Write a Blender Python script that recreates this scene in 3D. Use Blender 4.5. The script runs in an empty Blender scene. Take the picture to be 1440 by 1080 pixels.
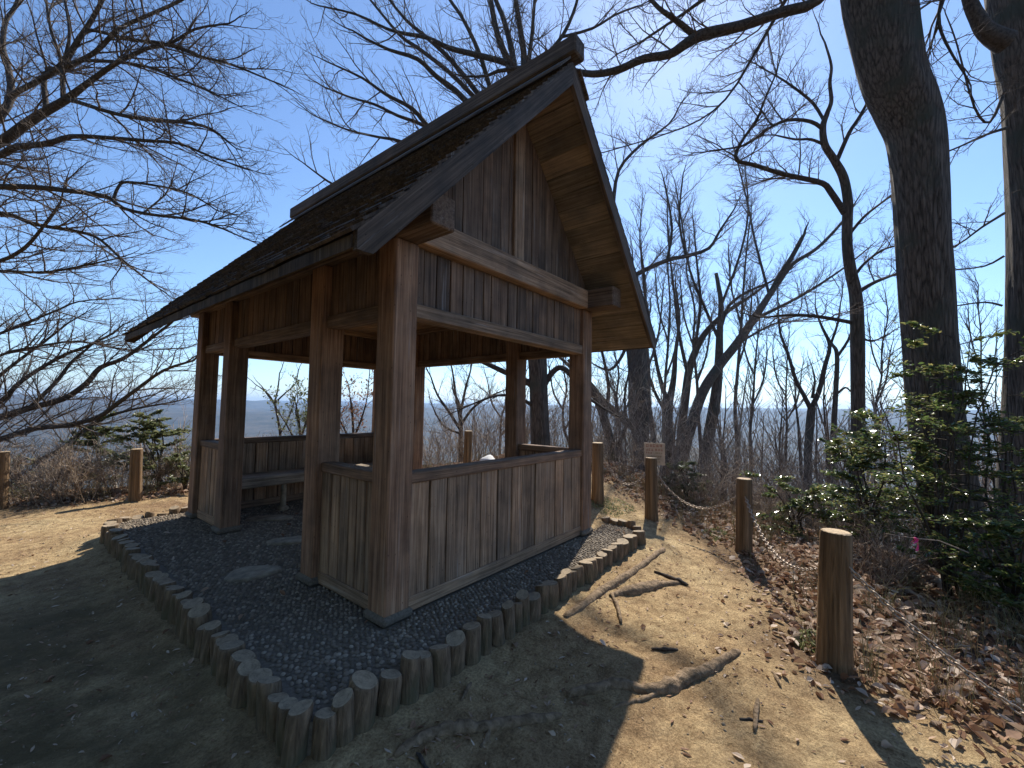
import bpy, bmesh, math, random
import numpy as np
from mathutils import Vector, Matrix

# ------------------------------------------------------------------ camera, sky, sun, exposure
scene = bpy.context.scene
COL = scene.collection
CAM = np.array([-1.8354, -2.5335, 1.45])
FPX, PITCH, ROLL, YAW = 595.08, 0.0567, 0.0158, 0.6744
fw = np.array([math.cos(YAW) * math.cos(PITCH), math.sin(YAW) * math.cos(PITCH), math.sin(PITCH)])
r0 = np.array([math.sin(YAW), -math.cos(YAW), 0.0])
u0 = np.cross(r0, fw)
rt = math.cos(ROLL) * r0 + math.sin(ROLL) * u0
up = math.cos(ROLL) * u0 - math.sin(ROLL) * r0
cd = bpy.data.cameras.new('camera')
cam = bpy.data.objects.new('camera', cd)
COL.objects.link(cam)
cd.sensor_fit = 'HORIZONTAL'
cd.sensor_width = 36.0
cd.lens = FPX / 1440 * 36
cd.clip_start = 0.05
cd.clip_end = 30000
m = Matrix.Identity(4)
for i in range(3):
    m[i][0], m[i][1], m[i][2], m[i][3] = rt[i], up[i], -fw[i], CAM[i]
cam.matrix_world = m
scene.camera = cam

SUN_EL, SUN_AZ = 43.8, 18.1          # azimuth from +X towards +Y
world = bpy.data.worlds.new('World')
scene.world = world
world.use_nodes = True
wn = world.node_tree.nodes
sky = wn.new('ShaderNodeTexSky')
sky.sky_type = 'NISHITA'
sky.sun_disc = False
sky.sun_elevation = math.radians(SUN_EL)
sky.sun_rotation = math.radians(90 - SUN_AZ)
sky.altitude = 300
sky.air_density = 1.0
sky.dust_density = 0.2
sky.ozone_density = 6.0
world.node_tree.links.new(sky.outputs[0], wn['Background'].inputs[0])
wn['Background'].inputs[1].default_value = 0.132
sd = bpy.data.lights.new('sun', 'SUN')
sd.energy = 5.0
sd.angle = math.radians(0.53)
sd.color = (1.0, 0.93, 0.82)
sun = bpy.data.objects.new('sun', sd)
COL.objects.link(sun)
az, el = math.radians(SUN_AZ), math.radians(SUN_EL)
sdir = Vector((math.cos(el) * math.cos(az), math.cos(el) * math.sin(az), math.sin(el)))
sun.rotation_euler = sdir.to_track_quat('Z', 'Y').to_euler()
sun.location = (6, 2, 8)
scene.view_settings.view_transform = 'Standard'
scene.view_settings.look = 'None'
scene.view_settings.gamma = 1
scene.view_settings.exposure = 0.58

# ------------------------------------------------------------------ helpers
def at(px, py, depth):
    """world point on the sight line of a measured image position, at a distance along the view axis"""
    return CAM + depth * (fw + rt * (px - 720) / FPX + up * (540 - py) / FPX)

def mesh_arrays(name, V, quads=None, tris=None, smooth=True):
    me = bpy.data.meshes.new(name)
    V = np.asarray(V, np.float32).reshape(-1, 3)
    q = np.zeros((0, 4), np.int32) if quads is None else np.asarray(quads, np.int32).reshape(-1, 4)
    t = np.zeros((0, 3), np.int32) if tris is None else np.asarray(tris, np.int32).reshape(-1, 3)
    me.vertices.add(len(V))
    me.vertices.foreach_set('co', V.ravel())
    nl = q.size + t.size
    me.loops.add(nl)
    me.loops.foreach_set('vertex_index', np.concatenate([q.ravel(), t.ravel()]))
    me.polygons.add(len(q) + len(t))
    st = np.concatenate([np.arange(len(q)) * 4, q.size + np.arange(len(t)) * 3]).astype(np.int32)
    me.polygons.foreach_set('loop_start', st)
    me.polygons.foreach_set('use_smooth', np.full(len(q) + len(t), smooth))
    me.update(calc_edges=True)
    return me

def link(name, me, mat=None, parent=None, pinv=None, loc=None):
    o = bpy.data.objects.new(name, me)
    COL.objects.link(o)
    if mat is not None and me is not None and len(me.materials) == 0:
        me.materials.append(mat)
    if parent is not None:
        o.parent = parent
        if parent.type == 'EMPTY':
            o.matrix_parent_inverse = Matrix.Translation(-Vector(parent.location))
    if loc is not None:
        o.location = loc
    return o

def tag(o, label=None, cat=None, group=None, kind=None):
    if label: o['label'] = label
    if cat: o['category'] = cat
    if group: o['group'] = group
    if kind: o['kind'] = kind
    return o

def thing(name, label, cat, loc=(0, 0, 0), group=None):
    o = bpy.data.objects.new(name, None)
    o.empty_display_size = 0.1
    COL.objects.link(o)
    o.location = loc
    return tag(o, label, cat, group)

rng = random.Random(7)
nrng = np.random.default_rng(7)

# value noise (numpy)
_perm = np.random.default_rng(3).random((256, 256)).astype(np.float64)
def vnoise(x, y):
    xi, yi = np.floor(x).astype(int), np.floor(y).astype(int)
    fx, fy = x - xi, y - yi
    fx, fy = fx * fx * (3 - 2 * fx), fy * fy * (3 - 2 * fy)
    g = lambda a, b: _perm[a & 255, b & 255]
    return (g(xi, yi) * (1 - fx) + g(xi + 1, yi) * fx) * (1 - fy) + (g(xi, yi + 1) * (1 - fx) + g(xi + 1, yi + 1) * fx) * fy
def fbm(x, y, o=4):
    s, a = 0, 0.5
    for k in range(o):
        s = s + a * (vnoise(x * 2 ** k + 17.3 * k, y * 2 ** k + 9.1 * k) - 0.5)
        a *= 0.5
    return s

# ------------------------------------------------------------------ materials
def new_mat(name):
    mt = bpy.data.materials.new(name)
    mt.use_nodes = True
    nt = mt.node_tree
    return mt, nt, nt.nodes, nt.links, nt.nodes['Principled BSDF']

def ramp(N, stops):
    r = N.new('ShaderNodeValToRGB')
    el_ = r.color_ramp.elements
    while len(el_) < len(stops): el_.new(0.5)
    for e, (p, c) in zip(el_, stops):
        e.position = p
        e.color = (*c, 1) if len(c) == 3 else c
    return r

def noise(N, L, vec, scale, detail=4, rough=0.55, dist=0.0):
    n = N.new('ShaderNodeTexNoise')
    n.inputs['Scale'].default_value = scale
    n.inputs['Detail'].default_value = detail
    n.inputs['Roughness'].default_value = rough
    n.inputs['Distortion'].default_value = dist
    if vec is not None: L.new(vec, n.inputs['Vector'])
    return n

def mixc(N, L, fac, a, b, mode='MIX'):
    mx = N.new('ShaderNodeMix')
    mx.data_type = 'RGBA'
    mx.blend_type = mode
    for sock, v in ((0, fac), (6, a), (7, b)):
        if isinstance(v, (int, float)): mx.inputs[sock].default_value = v
        elif isinstance(v, tuple): mx.inputs[sock].default_value = (*v, 1)
        else: L.new(v, mx.inputs[sock])
    return mx.outputs[2]

def bump(N, L, B, height, strength, dist=0.01, prev=None):
    b = N.new('ShaderNodeBump')
    b.inputs['Strength'].default_value = strength
    b.inputs['Distance'].default_value = dist
    L.new(height, b.inputs['Height'])
    if prev is not None: L.new(prev, b.inputs['Normal'])
    L.new(b.outputs[0], B.inputs['Normal'])
    return b.outputs[0]

def wood(name, axis, dark, mid, pale, grain=1.0, rough=0.75):
    mt, nt, N, L, B = new_mat(name)
    tc = N.new('ShaderNodeTexCoord')
    oi = N.new('ShaderNodeObjectInfo')
    mp = N.new('ShaderNodeMapping')
    s = [42 * grain] * 3
    s[axis] = 1.3
    mp.inputs['Scale'].default_value = s
    off = N.new('ShaderNodeVectorMath'); off.operation = 'SCALE'
    cx = N.new('ShaderNodeCombineXYZ')
    for k in range(3): L.new(oi.outputs['Random'], cx.inputs[k])
    L.new(cx.outputs[0], off.inputs[0]); off.inputs['Scale'].default_value = 13.0
    ad = N.new('ShaderNodeVectorMath'); ad.operation = 'ADD'
    L.new(tc.outputs['Object'], ad.inputs[0]); L.new(off.outputs[0], ad.inputs[1])
    L.new(ad.outputs[0], mp.inputs['Vector'])
    g = noise(N, L, mp.outputs[0], 1.0, 5, 0.62, 0.35)
    mp2 = N.new('ShaderNodeMapping')
    s2 = [150 * grain] * 3
    s2[axis] = 2.2
    mp2.inputs['Scale'].default_value = s2
    L.new(ad.outputs[0], mp2.inputs['Vector'])
    g2 = noise(N, L, mp2.outputs[0], 1.0, 3, 0.6)
    r = ramp(N, [(0.30, dark), (0.5, mid), (0.72, pale)])
    L.new(g.outputs['Fac'], r.inputs[0])
    r2 = ramp(N, [(0.35, (0.55, 0.52, 0.5)), (0.6, (1.1, 1.08, 1.05))])
    L.new(g2.outputs['Fac'], r2.inputs[0])
    c = mixc(N, L, 0.8, r.outputs[0], r2.outputs[0], 'MULTIPLY')
    # big weather patches and per-piece tint
    w = noise(N, L, ad.outputs[0], 2.6, 4, 0.6)
    rw = ramp(N, [(0.35, (0.55, 0.56, 0.58)), (0.65, (1.28, 1.2, 1.1))])
    L.new(w.outputs['Fac'], rw.inputs[0])
    c = mixc(N, L, 0.75, c, rw.outputs[0], 'MULTIPLY')
    rt_ = ramp(N, [(0.0, (0.72, 0.71, 0.70)), (0.5, (1.0, 0.97, 0.94)), (1.0, (1.25, 1.12, 1.0))])
    L.new(oi.outputs['Random'], rt_.inputs[0])
    c = mixc(N, L, 0.85, c, rt_.outputs[0], 'MULTIPLY')
    # knots
    vo = N.new('ShaderNodeTexVoronoi'); vo.feature = 'F1'
    mp3 = N.new('ShaderNodeMapping'); s3 = [5.0] * 3; s3[axis] = 2.3
    mp3.inputs['Scale'].default_value = s3
    L.new(ad.outputs[0], mp3.inputs['Vector']); L.new(mp3.outputs[0], vo.inputs['Vector'])
    rk = ramp(N, [(0.05, (0.25, 0.22, 0.2)), (0.10, (1, 1, 1))])
    L.new(vo.outputs['Distance'], rk.inputs[0])
    c = mixc(N, L, 0.9, c, rk.outputs[0], 'MULTIPLY')
    # pale lichen streaks and dark water stains
    mp4 = N.new('ShaderNodeMapping'); s4 = [19.0] * 3; s4[axis] = 0.9
    mp4.inputs['Scale'].default_value = s4
    L.new(ad.outputs[0], mp4.inputs['Vector'])
    st = noise(N, L, mp4.outputs[0], 1.0, 6, 0.7, 0.2)
    rs = ramp(N, [(0.60, (0, 0, 0)), (0.70, (0.6, 0.6, 0.6))])
    L.new(st.outputs['Fac'], rs.inputs[0])
    c = mixc(N, L, rs.outputs[0], c, tuple(0.35 * q + 0.20 for q in pale))
    rd = ramp(N, [(0.30, (0.45, 0.43, 0.42)), (0.40, (1, 1, 1))])
    L.new(st.outputs['Fac'], rd.inputs[0])
    c = mixc(N, L, 0.8, c, rd.outputs[0], 'MULTIPLY')
    L.new(c, B.inputs['Base Color'])
    B.inputs['Roughness'].default_value = rough
    B.inputs['Specular IOR Level'].default_value = 0.3
    b1 = bump(N, L, B, g.outputs['Fac'], 0.55, 0.008)
    bump(N, L, B, g2.outputs['Fac'], 0.5, 0.004, b1)
    return mt

D_, M_, P_ = (0.145, 0.094, 0.060), (0.355, 0.248, 0.168), (0.51, 0.385, 0.28)
WZ = wood('wood_upright', 2, D_, M_, P_)
WX = wood('wood_crosswise', 0, D_, M_, P_)
WY = wood('wood_lengthwise', 1, D_, M_, P_)
RZ = wood('wood_red_post', 2, (0.155, 0.088, 0.055), (0.30, 0.185, 0.120), (0.43, 0.295, 0.205), 0.8)
GX = wood('wood_grey_crosswise', 0, (0.16, 0.14, 0.11), (0.33, 0.29, 0.235), (0.48, 0.43, 0.36))
SOF = wood('wood_soffit', 1, (0.15, 0.118, 0.084), (0.26, 0.208, 0.150), (0.36, 0.295, 0.22))
DM = ((0.085, 0.058, 0.042), (0.19, 0.132, 0.095), (0.30, 0.225, 0.17))  # darker brown tones for upper boards, ceiling, plates and top rails
DZ = wood('wood_darker_upright', 2, *DM)
DY = wood('wood_darker_lengthwise', 1, *DM)
DX = wood('wood_darker_crosswise', 0, *DM)
DKX = wood('wood_dark_crosswise', 0, (0.05, 0.038, 0.03), (0.12, 0.092, 0.072), (0.20, 0.16, 0.13))
DKY = wood('wood_dark_lengthwise', 1, (0.05, 0.038, 0.03), (0.12, 0.092, 0.072), (0.20, 0.16, 0.13))
ROOFW = wood('wood_shingle', 2, (0.035, 0.028, 0.024), (0.085, 0.068, 0.056), (0.15, 0.125, 0.10), 0.5, 0.9)

def bark(name, dark, pale, vs=(9, 9, 1.6), strength=1.0, dist=0.03, moss=None, vor=0.15):
    mt, nt, N, L, B = new_mat(name)
    tc = N.new('ShaderNodeTexCoord')
    mp = N.new('ShaderNodeMapping')
    mp.inputs['Scale'].default_value = vs
    L.new(tc.outputs['Object'], mp.inputs['Vector'])
    a = noise(N, L, mp.outputs[0], 2.2, 6, 0.65, 0.6)
    v = N.new('ShaderNodeTexVoronoi'); v.feature = 'DISTANCE_TO_EDGE'
    v.inputs['Scale'].default_value = 2.0
    wob = mixc(N, L, 0.25, mp.outputs[0], a.outputs['Color'])
    L.new(wob, v.inputs['Vector'])
    h = N.new('ShaderNodeMath'); h.operation = 'MULTIPLY_ADD'
    rv = ramp(N, [(0.0, (0, 0, 0)), (0.22, (1, 1, 1))])
    L.new(v.outputs['Distance'], rv.inputs[0])
    L.new(rv.outputs[0], h.inputs[0]); h.inputs[1].default_value = vor
    L.new(a.outputs['Fac'], h.inputs[2])
    r = ramp(N, [(0.30 + 0.4 * vor, dark), (0.68 + 0.6 * vor, pale)])
    L.new(h.outputs[0], r.inputs[0])
    c = r.outputs[0]
    if moss:
        n2 = noise(N, L, tc.outputs['Object'], 1.7, 5, 0.6)
        rm = ramp(N, [(0.52, (0, 0, 0)), (0.68, (1, 1, 1))])
        L.new(n2.outputs['Fac'], rm.inputs[0])
        c = mixc(N, L, rm.outputs[0], c, moss)
    L.new(c, B.inputs['Base Color'])
    B.inputs['Roughness'].default_value = 0.9
    B.inputs['Specular IOR Level'].default_value = 0.2
    bump(N, L, B, h.outputs[0], strength, dist)
    return mt

BARK = bark('bark_grey_brown', (0.040, 0.032, 0.026), (0.195, 0.155, 0.125), (19, 19, 1.9), 1.0, 0.04, (0.085, 0.088, 0.070), 0.22)
LIMB = bark('bark_limb', (0.035, 0.028, 0.024), (0.11, 0.090, 0.074), (14, 14, 14), 0.7, 0.01)
TWIG = bark('bark_twig', (0.075, 0.058, 0.048), (0.165, 0.13, 0.105), (20, 20, 20), 0.3, 0.004)
SCRUB = bark('bark_scrub', (0.17, 0.125, 0.092), (0.36, 0.28, 0.21), (20, 20, 20), 0.3, 0.004)
PALEBARK = bark('bark_pale_pole', (0.07, 0.055, 0.045), (0.20, 0.16, 0.13), (18, 18, 6), 0.6, 0.01)
def stem_mat(name, cols):
    mt, nt, N, L, B = new_mat(name)
    g = N.new('ShaderNodeNewGeometry')
    r = ramp(N, [(i / (len(cols) - 1), c) for i, c in enumerate(cols)])
    L.new(g.outputs['Random Per Island'], r.inputs[0])
    L.new(r.outputs[0], B.inputs['Base Color'])
    B.inputs['Roughness'].default_value = 0.85
    return mt
SCRUB = stem_mat('scrub_stem', [(0.07, 0.05, 0.038), (0.20, 0.14, 0.10), (0.34, 0.26, 0.19), (0.48, 0.40, 0.31)])
ROOT = bark('bark_root', (0.10, 0.068, 0.040), (0.33, 0.235, 0.148), (10, 10, 10), 1.0, 0.02, None, 0.12)
LOGB = bark('bark_edging_log', (0.075, 0.052, 0.034), (0.29, 0.205, 0.130), (15, 15, 3.0), 1.0, 0.02, (0.115, 0.105, 0.062), 0.05)
POSTB = bark('bark_fence_post', (0.055, 0.036, 0.022), (0.34, 0.225, 0.128), (15, 15, 0.55), 1.0, 0.03, None, 0.0)

def simple(name, col, rough=0.8, var=0.25, scale=30, bstr=0.3, metal=0.0, bd=0.004):
    mt, nt, N, L, B = new_mat(name)
    tc = N.new('ShaderNodeTexCoord')
    n = noise(N, L, tc.outputs['Object'], scale, 5, 0.6)
    lo = tuple(max(0, c * (1 - var)) for c in col)
    hi = tuple(c * (1 + var) for c in col)
    r = ramp(N, [(0.3, lo), (0.7, hi)])
    L.new(n.outputs['Fac'], r.inputs[0])
    L.new(r.outputs[0], B.inputs['Base Color'])
    B.inputs['Roughness'].default_value = rough
    B.inputs['Metallic'].default_value = metal
    bump(N, L, B, n.outputs['Fac'], bstr, bd)
    return mt

def cutwood(name, col):
    mt, nt, N, L, B = new_mat(name)
    tc = N.new('ShaderNodeTexCoord')
    w = N.new('ShaderNodeTexWave'); w.wave_type = 'RINGS'; w.rings_direction = 'Z'
    w.inputs['Scale'].default_value = 22; w.inputs['Distortion'].default_value = 3.5; w.inputs['Detail'].default_value = 3
    L.new(tc.outputs['Object'], w.inputs['Vector'])
    n = noise(N, L, tc.outputs['Object'], 22, 6, 0.72, 0.6)
    r = ramp(N, [(0.2, tuple(c * 0.9 for c in col)), (0.8, col)])
    L.new(w.outputs['Fac'], r.inputs[0])
    rn = ramp(N, [(0.32, (0.42, 0.40, 0.37)), (0.62, (1.15, 1.13, 1.1))])
    L.new(n.outputs['Fac'], rn.inputs[0])
    L.new(mixc(N, L, 0.8, r.outputs[0], rn.outputs[0], 'MULTIPLY'), B.inputs['Base Color'])
    B.inputs['Roughness'].default_value = 0.85
    bump(N, L, B, n.outputs['Fac'], 0.4, 0.005)
    return mt
CUT = cutwood('cut_wood_pale', (0.62, 0.46, 0.28))
CUTG = cutwood('cut_wood_grey', (0.38, 0.295, 0.195))
MORTAR = simple('mortar', (0.150, 0.122, 0.090), 0.9, 0.35, 60, 0.6)
STONE = simple('stepping_stone', (0.29, 0.24, 0.17), 0.9, 0.45, 11, 0.8, 0.0, 0.012)
CHAINM = simple('chain_metal', (0.36, 0.28, 0.21), 0.5, 0.4, 60, 0.3, 0.35)
PALESTONE = simple('pale_stone', (0.68, 0.67, 0.64), 0.8, 0.2, 12, 0.4)
RIBBON = simple('pink_ribbon', (0.85, 0.06, 0.22), 0.45, 0.1, 20, 0.1)
SIGNM = simple('sign_board', (0.60, 0.46, 0.33), 0.7, 0.2, 9, 0.2)
INK = simple('sign_ink', (0.36, 0.10, 0.06), 0.7, 0.2, 30, 0.1)
INKB = simple('sign_ink_brown', (0.24, 0.15, 0.07), 0.7, 0.2, 30, 0.1)

def pebble_mat():
    mt, nt, N, L, B = new_mat('pebble')
    g = N.new('ShaderNodeNewGeometry')
    oi = N.new('ShaderNodeObjectInfo')
    a = N.new('ShaderNodeMath'); a.operation = 'ADD'
    L.new(g.outputs['Random Per Island'], a.inputs[0]); L.new(oi.outputs['Random'], a.inputs[1])
    f = N.new('ShaderNodeMath'); f.operation = 'FRACT'; L.new(a.outputs[0], f.inputs[0])
    r = ramp(N, [(0.0, (0.135, 0.108, 0.080)), (0.4, (0.205, 0.165, 0.122)), (0.8, (0.28, 0.228, 0.170)), (1.0, (0.42, 0.355, 0.27))])
    L.new(f.outputs[0], r.inputs[0])
    L.new(r.outputs[0], B.inputs['Base Color'])
    B.inputs['Roughness'].default_value = 0.8
    B.inputs['Specular IOR Level'].default_value = 0.2
    return mt
PEB = pebble_mat()

def leaf_mat(name, cols, rough, transl=0.35, spec=0.5):
    mt, nt, N, L, B = new_mat(name)
    g = N.new('ShaderNodeNewGeometry')
    r = ramp(N, [(i / (len(cols) - 1), c) for i, c in enumerate(cols)])
    L.new(g.outputs['Random Per Island'], r.inputs[0])
    L.new(r.outputs[0], B.inputs['Base Color'])
    B.inputs['Roughness'].default_value = rough
    B.inputs['Specular IOR Level'].default_value = spec
    t = N.new('ShaderNodeBsdfTranslucent')
    L.new(r.outputs[0], t.inputs['Color'])
    mx = N.new('ShaderNodeMixShader'); mx.inputs[0].default_value = transl
    L.new(B.outputs[0], mx.inputs[1]); L.new(t.outputs[0], mx.inputs[2])
    L.new(mx.outputs[0], N['Material Output'].inputs['Surface'])
    return mt
EVER = leaf_mat('evergreen_leaf', [(0.065, 0.11, 0.032), (0.10, 0.155, 0.042), (0.15, 0.20, 0.06), (0.24, 0.25, 0.09), (0.32, 0.28, 0.10)], 0.22, 0.5, 0.8)
PALELEAF = leaf_mat('pale_green_leaf', [(0.13, 0.16, 0.06), (0.20, 0.22, 0.095), (0.30, 0.29, 0.15)], 0.4, 0.45)
DRYLEAF = leaf_mat('dry_leaf', [(0.17, 0.085, 0.048), (0.28, 0.155, 0.09), (0.40, 0.26, 0.17), (0.52, 0.39, 0.29), (0.62, 0.52, 0.42)], 0.7, 0.22, 0.3)
REDLEAF = leaf_mat('russet_leaf', [(0.20, 0.09, 0.05), (0.28, 0.14, 0.08), (0.36, 0.21, 0.12)], 0.7, 0.4, 0.3)
GRASSM = leaf_mat('dry_grass', [(0.26, 0.20, 0.10), (0.36, 0.29, 0.16), (0.46, 0.39, 0.24), (0.16, 0.18, 0.06)], 0.8, 0.35, 0.2)

def ground_mat():
    mt, nt, N, L, B = new_mat('ground_earth')
    tc = N.new('ShaderNodeTexCoord')
    P = tc.outputs['Object']
    n1 = noise(N, L, P, 0.9, 6, 0.6, 0.3)
    n2 = noise(N, L, P, 9, 6, 0.65)
    n3 = noise(N, L, P, 70, 5, 0.7)
    r1 = ramp(N, [(0.32, (0.315, 0.212, 0.122)), (0.5, (0.47, 0.345, 0.195)), (0.68, (0.56, 0.44, 0.258))])
    L.new(n1.outputs['Fac'], r1.inputs[0])
    r2 = ramp(N, [(0.34, (0.52, 0.46, 0.41)), (0.6, (1.14, 1.12, 1.07))])
    L.new(n2.outputs['Fac'], r2.inputs[0])
    c = mixc(N, L, 0.8, r1.outputs[0], r2.outputs[0], 'MULTIPLY')
    r3 = ramp(N, [(0.33, (0.50, 0.46, 0.42)), (0.6, (1.15, 1.14, 1.12))])
    L.new(n3.outputs['Fac'], r3.inputs[0])
    c = mixc(N, L, 0.85, c, r3.outputs[0], 'MULTIPLY')
    def attr(nm):
        a = N.new('ShaderNodeAttribute'); a.attribute_name = nm; return a.outputs['Fac']
    # mossy soil west of the pavilion
    nm = noise(N, L, P, 3.0, 5, 0.6)
    mm = N.new('ShaderNodeMath'); mm.operation = 'MULTIPLY'
    rm = ramp(N, [(0.35, (0.15, 0.15, 0.15)), (0.62, (1, 1, 1))])
    L.new(nm.outputs['Fac'], rm.inputs[0]); L.new(rm.outputs[0], mm.inputs[0]); L.new(attr('moss'), mm.inputs[1])
    c = mixc(N, L, mm.outputs[0], c, (0.175, 0.128, 0.066))
    # leaf mould under the trees
    lit = ramp(N, [(0.3, (0.075, 0.047, 0.030)), (0.7, (0.19, 0.120, 0.075))])
    L.new(n3.outputs['Fac'], lit.inputs[0])
    c = mixc(N, L, attr('litter'), c, lit.outputs[0])
    # wooded hills far off
    nf = noise(N, L, P, 0.012, 9, 0.72)
    nf2 = noise(N, L, P, 0.09, 5, 0.7)
    rf = ramp(N, [(0.40, (0.022, 0.030, 0.022)), (0.5, (0.055, 0.055, 0.046)), (0.60, (0.115, 0.098, 0.078))])
    av = N.new('ShaderNodeMath'); av.operation = 'ADD'
    hf = N.new('ShaderNodeMath'); hf.operation = 'MULTIPLY'; L.new(nf2.outputs['Fac'], hf.inputs[0]); hf.inputs[1].default_value = 0.45
    h2 = N.new('ShaderNodeMath'); h2.operation = 'MULTIPLY'; L.new(nf.outputs['Fac'], h2.inputs[0]); h2.inputs[1].default_value = 0.55
    L.new(hf.outputs[0], av.inputs[0]); L.new(h2.outputs[0], av.inputs[1])
    L.new(av.outputs[0], rf.inputs[0])
    c = mixc(N, L, attr('far'), c, rf.outputs[0])
    L.new(c, B.inputs['Base Color'])
    B.inputs['Roughness'].default_value = 0.95
    B.inputs['Specular IOR Level'].default_value = 0.15
    n4 = noise(N, L, P, 26, 6, 0.75, 0.8)
    b = bump(N, L, B, n2.outputs['Fac'], 0.9, 0.04)
    b = bump(N, L, B, n4.outputs['Fac'], 0.9, 0.022, b)
    bump(N, L, B, n3.outputs['Fac'], 0.9, 0.012, b)
    return mt
GROUND = ground_mat()

# ------------------------------------------------------------------ terrain
PLATEAU = np.array([(0.9, -4.4), (1.78, -2.45), (3.95, -1.6), (4.75, -0.25), (5.35, 1.0), (5.3, 3.6), (4.4, 5.9),
                    (2.6, 7.0), (0.0, 7.15), (-1.7, 8.1), (-5, 9.3), (-10, 7), (-14, -4), (-9, -12), (-1.5, -8.5)])
def plateau_dist(x, y):
    d = np.full(x.shape, 1e9)
    ins = np.zeros(x.shape, bool)
    n = len(PLATEAU)
    for i in range(n):
        ax, ay = PLATEAU[i]
        bx, by = PLATEAU[(i + 1) % n]
        ex, ey = bx - ax, by - ay
        t = np.clip(((x - ax) * ex + (y - ay) * ey) / (ex * ex + ey * ey), 0, 1)
        d = np.minimum(d, np.hypot(x - ax - t * ex, y - ay - t * ey))
        c = ((ay > y) != (by > y)) & (x < (bx - ax) * (y - ay) / ((by - ay) if by != ay else 1e-9) + ax)
        ins ^= c
    return np.where(ins, -d, d)
def gz(x, y):
    x = np.asarray(x, float); y = np.asarray(y, float)
    d = plateau_dist(x, y)
    near = -0.205 + 0.045 * fbm(x * 0.7, y * 0.7, 3) + 0.040 * fbm(x * 3.5, y * 3.5, 3) + 0.018 * fbm(x * 13, y * 13, 2)
    ex_ = np.maximum(np.maximum(-0.84 - x, x - 3.3), np.maximum(-0.585 - y, y - 4.5))
    near = near + 0.045 * np.exp(-(np.maximum(ex_, 0) / 0.28) ** 2)
    near = near + 0.045 * np.exp(-((y + 0.72) / 0.20) ** 2) * np.clip((x - 0.4) / 1.2, 0, 1) * np.clip((3.7 - x) / 0.5, 0, 1)
    do = np.maximum(d - 0.15, 0)
    drop = np.where(do < 4, 0.055 * do * do, 0.88 + 0.42 * (do - 4))
    drop = np.where(do > 180, 0.88 + 0.42 * 176 + 0.10 * (do - 180), drop)
    drop = np.minimum(drop, 105.0)
    r = np.hypot(x, y)
    k = np.clip((do - 3) / 40, 0, 1)
    rough = k * 3.0 * fbm(x * 0.06, y * 0.06, 4)
    z = near - drop + rough
    # hills beyond the valley
    kk = np.clip((r - 500) / 2500, 0, 1)
    kk = kk * kk * (3 - 2 * kk)
    ridge = 1 - np.abs(2 * fbm(x * 0.0009 + 5.2, y * 0.0009 + 1.7, 5)) * 2
    hills = kk * (62 + 125 * np.clip(ridge, -0.4, 1) * (0.55 + 0.35 * np.clip((r - 3000) / 5000, 0, 1))) + 18 * kk * fbm(x * 0.006, y * 0.006, 4)
    # a nearer wooded spur to the east
    a = np.arctan2(y, x)
    spur = np.exp(-((r - 330) / 150) ** 2) * np.exp(-((a - math.radians(22)) / 0.33) ** 2)
    z = z + hills + 74 * spur
    return z
def gz1(x, y):
    return float(gz(np.array([x]), np.array([y]))[0])
def ground_at(px, py):
    d = fw + rt * (px - 720) / FPX + up * (540 - py) / FPX
    lo = 0.2
    t = 0.2
    while t < 60:
        p = CAM + d * t
        if p[2] < gz1(p[0], p[1]): break
        lo = t; t += 0.15
    hi = t
    for _ in range(18):
        md = (lo + hi) / 2
        p = CAM + d * md
        if p[2] < gz1(p[0], p[1]): hi = md
        else: lo = md
    p = CAM + d * hi
    return np.array([p[0], p[1], gz1(p[0], p[1])])

def build_ground():
    na, nr = 560, 430
    ctr = np.array([0.2, -1.6])
    rr = 0.12 * (8600 / 0.12) ** (np.arange(nr) / (nr - 1))
    aa = np.arange(na) * 2 * math.pi / na
    R, A = np.meshgrid(rr, aa, indexing='ij')
    X, Y = ctr[0] + R * np.cos(A), ctr[1] + R * np.sin(A)
    Z = gz(X, Y)
    V = np.stack([X, Y, Z], -1).reshape(-1, 3)
    V = np.concatenate([V, [[ctr[0], ctr[1], gz1(*ctr)]]])
    i, j = np.meshgrid(np.arange(nr - 1), np.arange(na), indexing='ij')
    j2 = (j + 1) % na
    q = np.stack([i * na + j, (i + 1) * na + j, (i + 1) * na + j2, i * na + j2], -1).reshape(-1, 4)
    jj = np.arange(na)
    t = np.stack([np.full(na, len(V) - 1), jj, (jj + 1) % na], -1)
    me = mesh_arrays('ground', V, q, t)
    d = plateau_dist(V[:, 0], V[:, 1])
    wob = 0.9 * fbm(V[:, 0] * 1.3, V[:, 1] * 1.3, 3)
    lit = np.clip((d + 0.5 + 1.3 * wob) / 0.8, 0, 1)
    far = np.clip((d - 12) / 40, 0, 1)
    moss = np.clip((-0.75 - V[:, 0] + wob) / 0.6, 0, 1) * np.clip((3.2 - V[:, 1]) / 1.0, 0, 1)
    for nm, arr in (('litter', lit), ('far', far), ('moss', moss)):
        a = me.attributes.new(nm, 'FLOAT', 'POINT')
        a.data.foreach_set('value', arr.astype(np.float32))
    tag(link('ground', me, GROUND), 'bare tan earth hilltop falling away to wooded hills', 'ground', kind='structure')
build_ground()

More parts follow.
